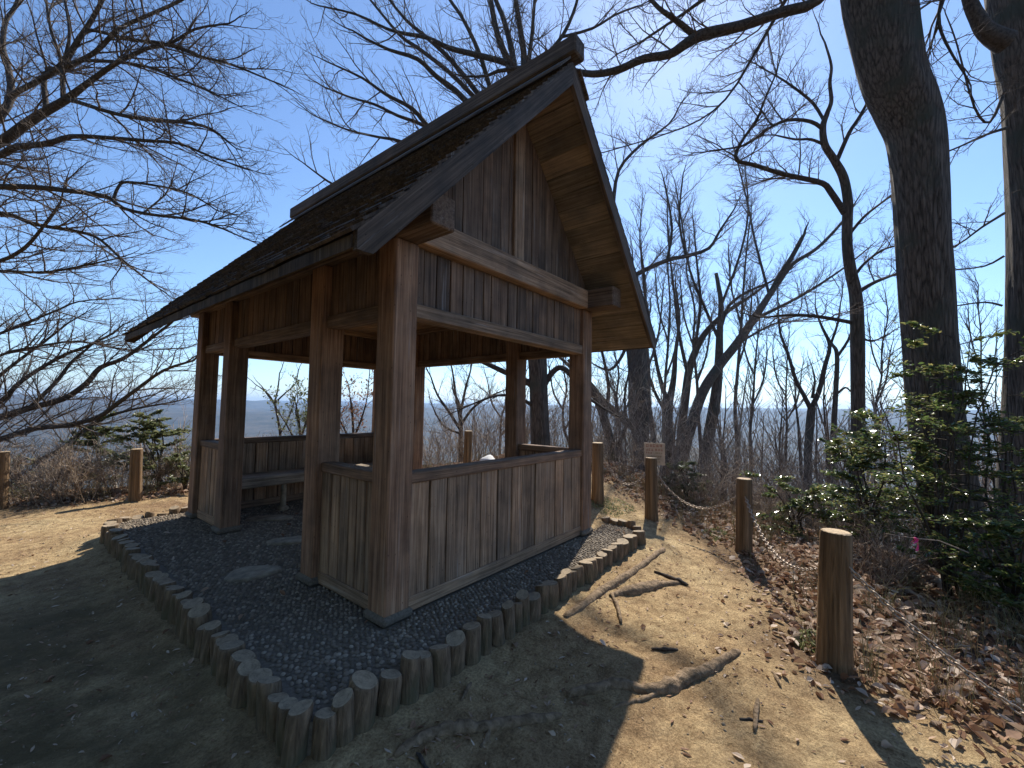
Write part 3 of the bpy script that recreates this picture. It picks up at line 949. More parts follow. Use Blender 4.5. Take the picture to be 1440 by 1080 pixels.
# small lettered board behind the third post
def sign():
    loc = np.array([q3[0] + 0.10, q3[1] + 0.04, 0])
    zc = 0.80
    d = (CAM - np.array([loc[0], loc[1], 1.45])); d[2] = 0; d /= np.linalg.norm(d)
    e = np.array([-d[1], d[0], 0])              # to the viewer's right, seen from the path
    if e @ rt < 0: e = -e
    c0 = np.array([loc[0], loc[1], zc]) + e * 0.03
    root = thing('notice_board', 'small tan lettered notice board behind a log post', 'sign', tuple(c0 - np.array([0, 0, 0.17])))
    def plate(nm, u0, u1, v0, v1, h0, h1, mat, par):
        V = []
        for h in (h0, h1):
            for (u_, v_) in ((u0, v0), (u1, v0), (u1, v1), (u0, v1)):
                V.append(c0 + e * u_ + np.array([0, 0, 1.0]) * v_ + d * h)
        me = bpy.data.meshes.new(nm); me.from_pydata([tuple(v) for v in V], [], [(3, 2, 1, 0), (4, 5, 6, 7), (0, 1, 5, 4), (1, 2, 6, 5), (2, 3, 7, 6), (3, 0, 4, 7)])
        return link(nm, me, mat, par)
    bd = plate('board', -0.135, 0.155, -0.155, 0.165, -0.115, -0.100, SIGNM, root)
    plate('stake', -0.02, 0.02, -0.95, 0.12, -0.14, -0.117, WZ, root)
    rg = random.Random(5)
    def text(nm, rows, mat):
        V, F = [], []
        for (u0, u1, v, h) in rows:
            u = u0
            while u + h * 0.8 < u1:
                for k in range(5):                 # strokes of one character
                    if rg.random() < 0.5: a, b, c_, d_ = u, u + h * 0.78, v + h * rg.choice((0.05, .3, .5, .8)), 0.12 * h
                    else: a, b, c_, d_ = u + h * rg.choice((0.05, .35, .6)), 0, v, h * 0.9
                    if b: quad = ((a, c_), (b, c_), (b, c_ + d_), (a, c_ + d_))
                    else: quad = ((a, c_), (a + 0.12 * h, c_), (a + 0.12 * h, c_ + d_), (a, c_ + d_))
                    i = len(V)
                    for (x, y) in quad: V.append(tuple(c0 + e * x + np.array([0, 0, 1.0]) * y + d * (-0.098 + 0.0002 * k)))
                    F.append((i, i + 1, i + 2, i + 3))
                u += h * 1.05
        me = bpy.data.meshes.new(nm); me.from_pydata(V, [], F)
        tag(link(nm, me, mat, bd), kind='stuff')
    text('lettering', [(-0.11, 0.135, 0.105, 0.045), (-0.11, 0.0, 0.05, 0.036), (-0.11, 0.0, 0.01, 0.028), (0.02, 0.135, 0.05, 0.036)], INK)
    text('small_lettering', [(0.02, 0.135, 0.01, 0.024), (-0.09, 0.11, -0.04, 0.024), (-0.09, 0.11, -0.078, 0.022), (0.0, 0.11, -0.115, 0.022)], INKB)
sign()

# pale boulder beyond the railing
bm = bmesh.new(); bmesh.ops.create_icosphere(bm, subdivisions=3, radius=1)
for v in bm.verts:
    f = 1 + 0.18 * math.sin(3 * v.co.x + 1) * math.cos(2.3 * v.co.y) + 0.10 * math.sin(5 * v.co.z + 2 * v.co.x)
    v.co = Vector((v.co.x * 0.25 * f, v.co.y * 0.2 * f, v.co.z * 0.17 * f))
me = bpy.data.meshes.new('boulder'); bm.to_mesh(me); bm.free()
for p in me.polygons: p.use_smooth = True
bp = at(686, 690, 8.3)
o = link('boulder', me, PALESTONE, loc=(bp[0], bp[1], gz1(bp[0], bp[1]) + 0.10)); o.scale = (0.8, 0.8, 1.0)
tag(o, 'pale rounded stone seen over the pavilion railing', 'boulder')

# ------------------------------------------------------------------ exposed roots and sticks on the trail
def root(px_pts, label, mat=ROOT, name='exposed_root', cat='root', lift=0.08, sub=5):
    P, R = [], []
    g = [ground_at(a, b) for a, b, _ in px_pts]
    rr = [c_ * float((p - CAM) @ fw) / FPX for (_, _, c_), p in zip(px_pts, g)]
    n = len(g)
    for i in range(n - 1):
        p0, p1, p2, p3 = g[max(i - 1, 0)], g[i], g[i + 1], g[min(i + 2, n - 1)]
        for k in range(sub):
            t = k / sub
            P.append(0.5 * ((2 * p1) + (p2 - p0) * t + (2 * p0 - 5 * p1 + 4 * p2 - p3) * t * t + (3 * p1 - p0 - 3 * p2 + p3) * t ** 3))
            R.append((rr[i] * (1 - t) + rr[i + 1] * t) * rng.uniform(0.86, 1.14))
    P.append(g[-1]); R.append(rr[-1])
    P = [np.array([p[0], p[1], gz1(p[0], p[1]) + r_ * lift]) for p, r_ in zip(P, R)]
    P = [P[0] - np.array([0, 0, R[0] * 1.5])] + P + [P[-1] - np.array([0, 0, R[-1] * 1.5])]
    R = [R[0] * 0.6] + R + [R[-1] * 0.5]
    for p in P: p[0] += rng.uniform(-.004, .004); p[1] += rng.uniform(-.004, .004)
    me = tube_mesh(name, [(P, R)], 12)
    V = np.empty(len(me.vertices) * 3, np.float32); me.vertices.foreach_get('co', V); V = V.reshape(-1, 3)
    V += 0.022 * np.stack([fbm(V[:, 0] * 25, V[:, 2] * 30 + V[:, 1] * 20), fbm(V[:, 1] * 25 + 9, V[:, 2] * 30), fbm(V[:, 0] * 22 + 4, V[:, 1] * 22)], -1)
    me.vertices.foreach_set('co', V.ravel()); me.update()
    c_ = g[n // 2]
    tag(link(name, me, mat), label, cat, 'roots and sticks on the trail')
root([(800, 978, 5), (835, 970, 8), (870, 964, 9), (910, 972, 9), (940, 968, 12), (965, 954, 10), (985, 947, 8), (1010, 934, 7), (1037, 917, 5)], 'long twisting pale root crossing the sunlit trail')
root([(858, 838, 3), (872, 834, 6), (890, 830, 9), (910, 827, 10), (928, 823, 8), (945, 821, 5), (962, 820, 2.5)], 'thick short root bulging from the trail near the platform edge', lift=-0.2)
root([(795, 866, 5), (820, 850, 7), (845, 830, 6), (880, 809, 7), (905, 792, 5), (932, 772, 4)], 'root running along the foot of the log edging', lift=-0.4)
root([(930, 972, 5), (900, 985, 4), (878, 990, 2.5), (860, 1000, 1.5)], 'thin side root forking from the long twisting root')
root([(690, 1022, 4), (684, 1040, 3), (676, 1052, 1.5)], 'thin side root in the shaded foreground')
root([(556, 1062, 4), (600, 1036, 9), (640, 1026, 10), (672, 1024, 8), (700, 1021, 8), (740, 1015, 9), (786, 1008, 6)], 'shaded root in the lower middle foreground')
for pts, lab in (([(861, 838, 2.2), (868, 856, 3), (873, 877, 2)], 'pale stick lying by the thick short root'),
                 ([(1065, 985, 2), (1064, 1005, 3), (1060, 1030, 2)], 'pale dry stick lying on the trail near the nearest post'),
                 ([(918, 914, 1.5), (935, 916, 2.6), (952, 914, 1.5)], 'short dark stick on the sunny trail above the long root'),
                 ([(920, 805, 1.5), (938, 812, 2.6), (955, 820, 4), (968, 824, 1.5)], 'dark twig at the end of the thick short root'),
                 ([(1040, 1012, 1.5), (1055, 1013, 2.4), (1072, 1015, 1.5)], 'dark twig lying flat left of the nearest post shadow'),
                 ([(1085, 945, 1.5), (1092, 955, 2.6), (1098, 968, 1.5)], 'chip of pale bark on the trail by the nearest post'),
                 ([(662, 962, 1.5), (655, 975, 2.8), (649, 985, 2)], 'grey stick in the shade beside the edging logs'),
                 ([(585, 1060, 1.5), (592, 1070, 3), (600, 1083, 2)], 'dark stick at the bottom edge in the shade')):
    root(pts, lab, ROOT if 'pale' in lab or 'grey' in lab else LIMB, 'stick', 'stick', 0.8, 3)

# ------------------------------------------------------------------ leaves and litter
def leaves(name, C, N_, U_, ln, wd, mat, parent=None, curl=0.25, six=True):
    """folded leaf blades: centres C, normals N_, long axes U_"""
    k = len(C)
    U_ = U_ - (U_ * N_).sum(1, keepdims=True) * N_
    U_ /= np.linalg.norm(U_, axis=1, keepdims=True) + 1e-9
    S_ = np.cross(N_, U_)
    ln = np.broadcast_to(ln, (k,))[:, None]; wd = np.broadcast_to(wd, (k,))[:, None]
    cu = curl * nrng.uniform(0.3, 1.4, (k, 1)) * wd
    tipc = curl * nrng.uniform(-0.6, 0.8, (k, 1)) * ln
    base = C - U_ * ln * 0.5
    tip = C + U_ * ln * 0.5 + N_ * tipc
    l1 = C - U_ * ln * 0.12 + S_ * wd * 0.5 + N_ * cu
    l2 = C + U_ * ln * 0.2 + S_ * wd * 0.42 + N_ * (cu + tipc * 0.3)
    r1 = C - U_ * ln * 0.12 - S_ * wd * 0.5 + N_ * cu
    r2 = C + U_ * ln * 0.2 - S_ * wd * 0.42 + N_ * (cu + tipc * 0.3)
    V = np.stack([base, l1, l2, tip, r2, r1], 1).reshape(-1, 3)
    b = np.arange(k)[:, None] * 6
    Q = np.concatenate([b + np.array([[0, 3, 2, 1]]), b + np.array([[0, 5, 4, 3]])])
    return link(name, mesh_arrays(name, V, Q, smooth=False), mat, parent)
def rand_unit(k, zmin=-1):
    v = nrng.normal(size=(k, 3)); v /= np.linalg.norm(v, axis=1, keepdims=True)
    return v
def scatter_litter():
    # density grows outside the fence line; a few stray leaves on the trail
    k = 230000
    X = nrng.uniform(-7, 11, k); Y = nrng.uniform(-7, 11, k)
    d = plateau_dist(X, Y)
    dens = np.clip((d + 0.62 + 1.1 * fbm(X * 1.1, Y * 1.1, 3)) / 0.7, 0.0, 1) * np.clip(1 - (d - 2.5) / 5, 0.12, 1)
    dens = np.maximum(dens, 0.010)
    plat_ = (X > PX0 - .08) & (X < PX1 + .08) & (Y > PY0 - .08) & (Y < PY1 + .08)
    cl = (X - CAM[0]) * fw[0] + (Y - CAM[1]) * fw[1]
    keep = (nrng.random(k) < dens * 0.62) & ~plat_ & (cl > 0.2)
    X, Y, d = X[keep], Y[keep], d[keep]
    k = len(X)
    Z = gz(X, Y) + nrng.uniform(0.004, 0.05, k) * np.clip((d + 0.6), 0.12, 1)
    N_ = nrng.normal(size=(k, 3)) * 0.38 + np.array([0, 0, 1]); N_ /= np.linalg.norm(N_, axis=1, keepdims=True)
    ln = nrng.uniform(0.035, 0.10, k) * np.where(d < -0.3, 0.6, 1)
    o = leaves('leaf_litter', np.stack([X, Y, Z], -1), N_, rand_unit(k), ln, ln * nrng.uniform(0.4, 0.65, k), DRYLEAF, None, 0.5)
    tag(o, 'drift of dry tan and russet fallen leaves beyond the fence', 'leaves', kind='stuff')
    k = 90
    X = nrng.uniform(PX0 + .1, PX1 - .1, k); Y = nrng.uniform(PY0 + .1, PY1 - .1, k)
    N_ = nrng.normal(size=(k, 3)) * 0.35 + np.array([0, 0, 1]); N_ /= np.linalg.norm(N_, axis=1, keepdims=True)
    ln = nrng.uniform(0.03, 0.07, k)
    tag(leaves('blown_leaves', np.stack([X, Y, np.full(k, 0.014)], -1), N_, rand_unit(k), ln, ln * 0.5, DRYLEAF, None, 0.4), 'few dry leaves blown onto the pebbled platform', 'leaves', kind='stuff')
    # crumbs: twigs, bark and tiny leaf bits on the bare earth
    k = 42000
    X = nrng.uniform(-3.5, 5, k); Y = nrng.uniform(-4.2, 8, k)
    d = plateau_dist(X, Y)
    plat_ = (X > PX0 - .1) & (X < PX1 + .1) & (Y > PY0 - .1) & (Y < PY1 + .1)
    den = 0.22 + 0.85 * np.clip(0.25 + 1.6 * fbm(X * 1.7, Y * 1.7, 3), 0, 1) + 0.5 * np.clip(1 - np.abs(Y + 0.85) / 0.35, 0, 1) * (X > -0.8) * (X < 3.4)
    keep = (nrng.random(k) < den) & (d < 0.5) & ~plat_
    X, Y = X[keep], Y[keep]; k = len(X)
    Z = gz(X, Y) + 0.004
    N_ = nrng.normal(size=(k, 3)) * 0.3 + np.array([0, 0, 1]); N_ /= np.linalg.norm(N_, axis=1, keepdims=True)
    ln = 0.006 + 0.05 * nrng.random(k) ** 3
    o = leaves('ground_debris', np.stack([X, Y, Z], -1), N_, rand_unit(k), ln, np.minimum(ln * nrng.uniform(0.15, 0.6, k), 0.014), DRYLEAF, None, 0.3)
    tag(o, 'scattered leaf crumbs and bark bits on the bare trail', 'debris', kind='stuff')
    # pebbles and clods on the earth
    k = 2600
    X = nrng.uniform(-3.2, 5, k); Y = nrng.uniform(-4.0, 8, k)
    plat_ = (X > PX0 - .1) & (X < PX1 + .1) & (Y > PY0 - .1) & (Y < PY1 + .1)
    keep = ~plat_ & (plateau_dist(X, Y) < 0.3)
    X, Y = X[keep], Y[keep]; k = len(X)
    Z = gz(X, Y)
    octv = np.array([(1, 0, 0), (-1, 0, 0), (0, 1, 0), (0, -1, 0), (0, 0, 1), (0, 0, -1)], float)
    octf = np.array([(0, 2, 4), (2, 1, 4), (1, 3, 4), (3, 0, 4), (2, 0, 5), (1, 2, 5), (3, 1, 5), (0, 3, 5)])
    sz = nrng.uniform(0.003, 0.011, (k, 1, 3)) * nrng.choice([1, 1, 1, 1.7], (k, 1, 1))
    V = octv[None] * sz + np.stack([X, Y, Z], -1)[:, None]
    V += nrng.uniform(-0.002, 0.002, V.shape)
    T = octf[None] + (np.arange(k) * 6)[:, None, None]
    tag(link('grit', mesh_arrays('grit', V.reshape(-1, 3), None, T.reshape(-1, 3)), simple('grit', (0.30, 0.235, 0.16), 0.9, 0.4, 40, 0.2)), 'loose grit and clods on the tan trail', 'grit', kind='stuff')
scatter_litter()

def grass():
    # tufts of dry grass along the fence line
    P, D = [], []
    tufts = []
    n = len(PLATEAU)
    for _ in range(420):
        i = rng.choice((0, 1, 2, 3, 4, 5, 6, 7, 8, 9))
        a, b = PLATEAU[i], PLATEAU[(i + 1) % n]
        t = rng.random(); p = a + (b - a) * t
        nn = np.array([b[1] - a[1], a[0] - b[0]]); nn = nn / np.linalg.norm(nn)
        if plateau_dist(np.array([p[0] + nn[0] * .3]), np.array([p[1] + nn[1] * .3]))[0] < 0: nn = -nn
        tufts.append(p + nn * (rng.random() ** 1.2 * 2.2 - 0.1))
    polys = []
    for tx, ty in tufts:
        z = gz1(tx, ty)
        for _ in range(rng.randint(7, 18)):
            a = rng.uniform(0, 6.28); h = rng.uniform(0.12, 0.42); l = rng.uniform(0.1, 0.9) * h
            bx, by = tx + rng.gauss(0, 0.06), ty + rng.gauss(0, 0.06)
            pts = [np.array([bx, by, z - 0.02]), np.array([bx + math.cos(a) * l * .3, by + math.sin(a) * l * .3, z + h * .6]), np.array([bx + math.cos(a) * l, by + math.sin(a) * l, z + h * rng.uniform(.7, 1)])]
            polys.append((pts, [0.0022, 0.0017, 0.0006]))
    tag(link('dry_grass', tube_mesh('dry_grass', polys, 3), GRASSM), 'wispy dry straw grass along the fence line', 'grass', kind='stuff')
    # greener moss and weed tufts near the foot of the third post
    C = []
    for (px, py, r_) in ((852, 716, 0.22), (868, 712, 0.25), (1008, 752, 0.18), (1142, 905, 0.12)):
        g = ground_at(px, py)
        for _ in range(260):
            a, q = rng.uniform(0, 6.28), r_ * math.sqrt(rng.random())
            x, y = g[0] + q * math.cos(a) * 1.4, g[1] + q * math.sin(a)
            C.append((x, y, gz1(x, y) + 0.01 + 0.10 * rng.random() * (1 - q / r_)))
    C = np.array(C); k = len(C)
    N_ = rand_unit(k) + np.array([0, 0, 0.6]); N_ /= np.linalg.norm(N_, axis=1, keepdims=True)
    tag(leaves('moss_tufts', C, N_, rand_unit(k), nrng.uniform(0.02, 0.05, k), nrng.uniform(0.008, 0.016, k), PALELEAF), 'low green weeds and moss by the trail edge', 'moss', kind='stuff')
grass()

# ------------------------------------------------------------------ trees
def norm(v): return v / (np.linalg.norm(v) + 1e-12)
class Grow:
    def __init__(s, seed, **k):
        s.r = random.Random(seed)
        s.limbs, s.twigs, s.tips = [], [], []
        s.gap = k.get('gap', (0.16, 0.10, 0.07))          # spacing of side shoots per level
        s.ratio = k.get('ratio', (0.34, 0.5, 0.5))
        s.ang = k.get('ang', (48, 45, 42))
        s.wander = k.get('wander', 0.13)
        s.trop = k.get('trop', 0.10)
        s.rmin = k.get('rmin', 0.0023)
        s.maxl = k.get('maxl', (1.7, 0.75, 0.35))
        s.levels = k.get('levels', 3)
        z_ = k.get('zoom', 1.0)
        s.gap = tuple(q * z_ for q in s.gap); s.maxl = tuple(q * z_ for q in s.maxl); s.rmin *= z_ ** 0.8
        s.t0 = k.get('t0', 0.12)
    def walk(s, p, d, L, n):
        pts = [p]; st = L / n
        for _ in range(n):
            d = d + np.array([s.r.gauss(0, s.wander), s.r.gauss(0, s.wander), s.r.gauss(0, s.wander) + s.trop * 0.5])
            d = norm(d)
            p = p + d * st
            pts.append(p)
        return pts
    def shoots(s, pts, rad, lev, t0=None, dens=1.0):
        if lev >= s.levels: return
        segl = [float(np.linalg.norm(pts[i + 1] - pts[i])) for i in range(len(pts) - 1)]
        L = sum(segl)
        gap = s.gap[lev] / dens
        pos = (s.t0 if t0 is None else t0) * L + s.r.uniform(0, gap)
        side = s.r.choice((-1, 1))
        while pos < L:
            t, i = pos, 0
            while i < len(segl) - 1 and t > segl[i]: t -= segl[i]; i += 1
            f = min(1, t / max(segl[i], 1e-6))
            p = pts[i] + (pts[i + 1] - pts[i]) * f
            r = rad[i] + (rad[i + 1] - rad[i]) * f
            d = norm(pts[i + 1] - pts[i])
            rem = 1 - pos / L
            ln = min(s.maxl[lev], L * s.ratio[lev]) * (0.5 + 0.5 * rem ** 0.6) * s.r.uniform(0.55, 1.25)
            perp = np.cross(d, np.array([s.r.gauss(0, .5), s.r.gauss(0, .5), 1.0]))
            perp = norm(perp) * side
            perp = norm(perp + np.array([s.r.gauss(0, .35), s.r.gauss(0, .35), s.r.gauss(0.12, .35)]))
            side = -side
            a = math.radians(s.ang[lev] * s.r.uniform(0.65, 1.3))
            cd_ = norm(d * math.cos(a) + perp * math.sin(a))
            cr = max(s.rmin, min(max(r, s.rmin * 1.6) * 0.7, 0.013 * ln + 0.0015))
            n = 5 if lev == 0 else (4 if lev == 1 else 3)
            q = s.walk(p, cd_, ln, n)
            rr = [max(s.rmin * 0.62, cr * (1 - 0.75 * k / n)) for k in range(n + 1)]
            (s.limbs if lev == 0 else s.twigs).append((q, rr))
            if lev == s.levels - 1: s.tips.append((q[-1], norm(q[-1] - q[-2])))
            s.shoots(q, rr, lev + 1, 0.15)
            pos += gap * s.r.uniform(0.6, 1.5)
    def limb(s, pts, rad, dens=1.0, t0=None, start=0, sub=3, ext=0.0):
        """smooth a measured limb, then let it sprout"""
        P, R = [], []
        n = len(pts)
        for i in range(n - 1):
            p0, p1, p2, p3 = pts[max(i - 1, 0)], pts[i], pts[i + 1], pts[min(i + 2, n - 1)]
            for k in range(sub):
                t = k / sub
                P.append(0.5 * ((2 * p1) + (p2 - p0) * t + (2 * p0 - 5 * p1 + 4 * p2 - p3) * t * t + (3 * p1 - p0 - 3 * p2 + p3) * t ** 3))
                R.append(rad[i] * (1 - t) + rad[i + 1] * t)
        P.append(pts[-1]); R.append(rad[-1])
        if ext > 0:                                  # the limb thins out into a long tip
            sc_ = rad[-1] / 0.010
            q = s.walk(P[-1], norm(P[-1] - P[-2]), ext * min(1.6, max(0.5, sc_)), 5)
            for k in range(1, 6):
                P.append(q[k]); R.append(max(s.rmin * 0.7, rad[-1] * (1 - 0.9 * k / 5)))
        if dens > 0: s.shoots(P, R, 0, t0, dens)
        return P, R

def px_path(path, depth):
    """path of (px, py, radius px[, depth]) to world points and radii"""
    P, R = [], []
    for e in path:
        dd = e[3] if len(e) > 3 else depth
        P.append(at(e[0], e[1], dd)); R.append(max(0.0016, e[2] * dd / FPX / math.sqrt(1 + ((e[0] - 720) / FPX) ** 2)))
    return P, R

def tree(name, label, seed, depth, trunk, limbs, group=None, bark_mat=BARK, limb_sides=7, trunk_sides=20, leafy=None, trunk_dens=0.0, gnarl=0.0, **kw):
    g = Grow(seed, **kw)
    TP, TR = px_path(trunk, depth)
    # carry the trunk down to the ground
    b = TP[0]
    zg = gz1(b[0], b[1])
    if b[2] > zg - 0.1:
        TP.insert(0, np.array([b[0], b[1], zg - 0.3])); TR.insert(0, TR[0] * 1.35)
        if b[2] - zg > 0.7:
            TP.insert(1, np.array([b[0], b[1], zg + 0.25])); TR.insert(1, TR[1] * 1.12)
    P, R = g.limb(TP, TR, trunk_dens, 0.5, sub=6, ext=0.6 if trunk[-1][2] < 2.5 else 0.0)
    root_ = thing(name, label, 'tree', (float(P[0][0]), float(P[0][1]), float(zg)), group)
    me = tube_mesh('trunk', [(P, R)], trunk_sides)
    if gnarl:
        V = np.empty(len(me.vertices) * 3, np.float32); me.vertices.foreach_get('co', V); V = V.reshape(-1, 3)
        c_ = np.repeat(np.array(P), trunk_sides, 0); dv_ = V - c_
        a_ = np.tile(np.arange(trunk_sides), len(P)) * (6.283 / trunk_sides)
        f_ = 1 + gnarl * (0.5 * np.sin(5 * a_ + V[:, 2] * 0.8) + np.sin(11 * a_ + 2.2 * np.sin(V[:, 2] * 1.7)) * 0.35) + gnarl * 1.6 * fbm(a_ * 1.2 + 3, V[:, 2] * 1.1, 3)
        V = c_ + dv_ * f_[:, None]
        me.vertices.foreach_set('co', V.astype(np.float32).ravel()); me.update()
    link('trunk', me, bark_mat, root_)
    big = []
    for lb in limbs:
        path, dens = lb if isinstance(lb, tuple) else (lb, 1.0)
        lp, lr = px_path(path, depth)
        big.append(g.limb(lp, lr, dens, ext=0.55 if path[-1][2] < 3.2 else 0.0))
    if big:
        for q in big: link('limb', tube_mesh('limb', [q], 9), LIMB if bark_mat is BARK else bark_mat, root_)
    V1, Q1 = tubes(g.limbs, 5) if g.limbs else (np.zeros((0, 3)), np.zeros((0, 4), int))
    V2, Q2 = tubes(g.twigs, 3) if g.twigs else (np.zeros((0, 3)), np.zeros((0, 4), int))
    if len(V1):
        link('crown', mesh_arrays('crown', np.concatenate([V1, V2]), np.concatenate([Q1, Q2 + len(V1)])), TWIG, root_)
    if leafy and g.tips:
        mat, frac, sz = leafy
        sel = [t for t in g.tips if g.r.random() < frac]
        C = np.array([t[0] for t in sel]) + nrng.normal(size=(len(sel), 3)) * 0.02
        leaves('leaves', C, rand_unit(len(sel)), np.array([t[1] for t in sel]), nrng.uniform(0.6, 1.2, len(sel)) * sz, nrng.uniform(0.3, 0.5, len(sel)) * sz, mat, root_)
    return root_, g

# big tree whose limbs reach in from the left
tree('bare_tree', 'wide bare tree reaching its limbs in from the upper left', 11, 7.0,
     [(-330, 640, 24), (-260, 450, 22), (-190, 320, 20), (-120, 240, 16)],
     [[(-190, 320, 14), (-90, 245, 12), (0, 200, 9.5, 6.9), (37, 174, 9, 6.8), (67, 155, 8, 6.8), (93, 140, 7, 6.7), (122, 118, 5, 6.6), (163, 89, 4, 6.5), (207, 68, 3, 6.5), (240, 61, 2.4, 6.4), (274, 41, 2, 6.3), (322, 33, 1.2, 6.2)],
      [(-140, 260, 10), (-60, 230, 8), (0, 218, 7, 6.6), (22, 207, 6.5, 6.5), (67, 202, 5.5, 6.4), (100, 192, 4.5, 6.3), (155, 194, 3.6, 6.2), (207, 198, 3, 6.1), (252, 202, 2.3, 6.0), (296, 220, 1.8, 5.9), (335, 233, 1, 5.9)],
      [(-60, 220, 9), (-10, 175, 7.5, 7), (15, 137, 7, 7.1), (11, 92, 5.5, 7.2), (4, 66, 5, 7.3), (8, 30, 4, 7.4), (22, 8, 3.5, 7.5), (40, -40, 3, 7.6)],
      [(10, 140, 5.5, 7.1), (30, 126, 5, 7), (59, 111, 5, 6.9), (89, 89, 5, 6.8), (111, 55, 4.5, 6.7), (126, 33, 4, 6.7), (144, 0, 3.5, 6.6), (165, -50, 2.5, 6.6)],
      [(66, 158, 5, 6.8), (62, 120, 4.6, 6.9), (66, 98, 4.6, 7), (89, 96, 4.5, 6.8), (133, 74, 4, 6.7), (167, 41, 3.5, 6.6), (207, 22, 3, 6.5), (255, 0, 2.4, 6.4), (300, -30, 1.6, 6.4)],
      [(93, 140, 4, 6.7), (111, 144, 4, 6.6), (159, 159, 3.5, 6.5), (207, 168, 3.4, 6.4), (259, 172, 3, 6.3), (296, 181, 2.2, 6.2), (326, 204, 1.2, 6.1)],
      [(120, 45, 3.2, 6.7), (133, 43, 3, 6.7), (185, 56, 2.8, 6.6), (230, 61, 2.4, 6.5), (278, 78, 2.2, 6.4), (326, 91, 1.8, 6.3), (392, 118, 1, 6.2)],
      [(120, 85, 3, 6.7), (163, 87, 2.8, 6.6), (207, 94, 2.4, 6.5), (241, 107, 2, 6.4), (289, 126, 1.6, 6.3), (330, 146, 1, 6.2)],
      [(-120, 290, 10), (-60, 268, 8, 6.6), (0, 263, 6, 6.3), (44, 263, 5.4, 6.2), (93, 268, 4.6, 6.1), (148, 276, 4, 6), (174, 293, 3.2, 5.9), (215, 302, 2.8, 5.8), (259, 307, 2.2, 5.8), (296, 315, 1.6, 5.7), (346, 336, 1, 5.7)],
      [(160, 279, 2.8, 6), (167, 262, 2.6, 6), (180, 256, 2.4, 6), (230, 263, 2, 5.9), (270, 274, 1.6, 5.9), (305, 296, 1, 5.8)],
      [(-120, 300, 7), (0, 300, 5, 6.8), (48, 315, 4, 6.7), (111, 326, 3.2, 6.6), (141, 337, 2.6, 6.5), (174, 367, 2.2, 6.4), (213, 398, 1.3, 6.3)],
      [(-40, 372, 4.5, 6.9), (0, 367, 4, 6.8), (30, 352, 3.6, 6.7), (52, 330, 3, 6.6), (85, 285, 1.8, 6.5)],
      [(-60, 380, 4, 7.4), (0, 381, 3.2, 7.3), (56, 383, 2.6, 7.2), (96, 378, 2.2, 7.1), (167, 363, 1.2, 7)],
      [(89, 137, 4.5, 6.7), (86, 85, 3.6, 6.8), (72, 44, 2.8, 6.9), (65, 0, 2.2, 7)],
      [(92, 80, 3.2, 6.8), (98, 48, 2.8, 6.8), (93, 11, 2.2, 6.9), (86, -30, 1.8, 7)]],
     'bare trees round the hilltop', trunk_sides=14, gap=(0.13, 0.085, 0.065), maxl=(1.1, 0.48, 0.24), ratio=(0.34, 0.5, 0.55))
# low spreading tree on the slope at left
tree('bare_tree', 'low spreading bare tree rising from the slope at left edge', 12, 8.6,
     [(-220, 720, 26), (-160, 660, 24), (-110, 620, 18)],
     [[(-120, 625, 12), (-50, 600, 9), (0, 587, 7.5), (44, 573, 6.5), (89, 561, 5.5), (122, 539, 5), (141, 517, 4.4), (174, 504, 3.6), (207, 480, 2.8), (241, 454, 2)],
      [(-120, 640, 10), (-30, 625, 7), (15, 613, 6), (52, 602, 5.5, 8.4), (93, 598, 5, 8.2), (137, 587, 4.4, 8.1), (163, 569, 4, 8), (193, 547, 3.2, 7.9), (230, 521, 2.6, 7.8), (272, 507, 1.8, 7.7)],
      [(-80, 600, 7), (0, 565, 5), (22, 543, 4.4), (52, 521, 3.8, 8.8), (93, 498, 3.2, 8.9), (122, 487, 2.6, 9), (159, 469, 1.8, 9)],
      [(40, 575, 4.5), (56, 560, 4), (81, 535, 3.6, 8.8), (100, 510, 3, 8.9), (122, 491, 2, 9)],
      [(-60, 580, 5), (0, 528, 3.6, 9), (33, 502, 3, 9.1), (63, 480, 2.4, 9.2), (96, 454, 1.6, 9.3)],
      [(50, 650, 5, 9), (93, 628, 4.6, 9), (118, 606, 4, 8.9), (148, 587, 3, 8.8), (190, 575, 2, 8.8), (240, 566, 1.4, 8.8)],
      [(-80, 500, 4, 9), (0, 469, 3, 9), (37, 454, 2.4, 9), (81, 436, 2, 9), (111, 424, 1.4, 9), (160, 420, 1, 9)],
      [(-60, 540, 4, 9), (0, 500, 3, 9), (50, 488, 2.4, 9), (110, 480, 2, 9), (180, 492, 1.4, 9), (250, 490, 1, 9)]],
     'bare trees round the hilltop', trunk_sides=12, gap=(0.15, 0.10, 0.075), maxl=(1.3, 0.55, 0.28))
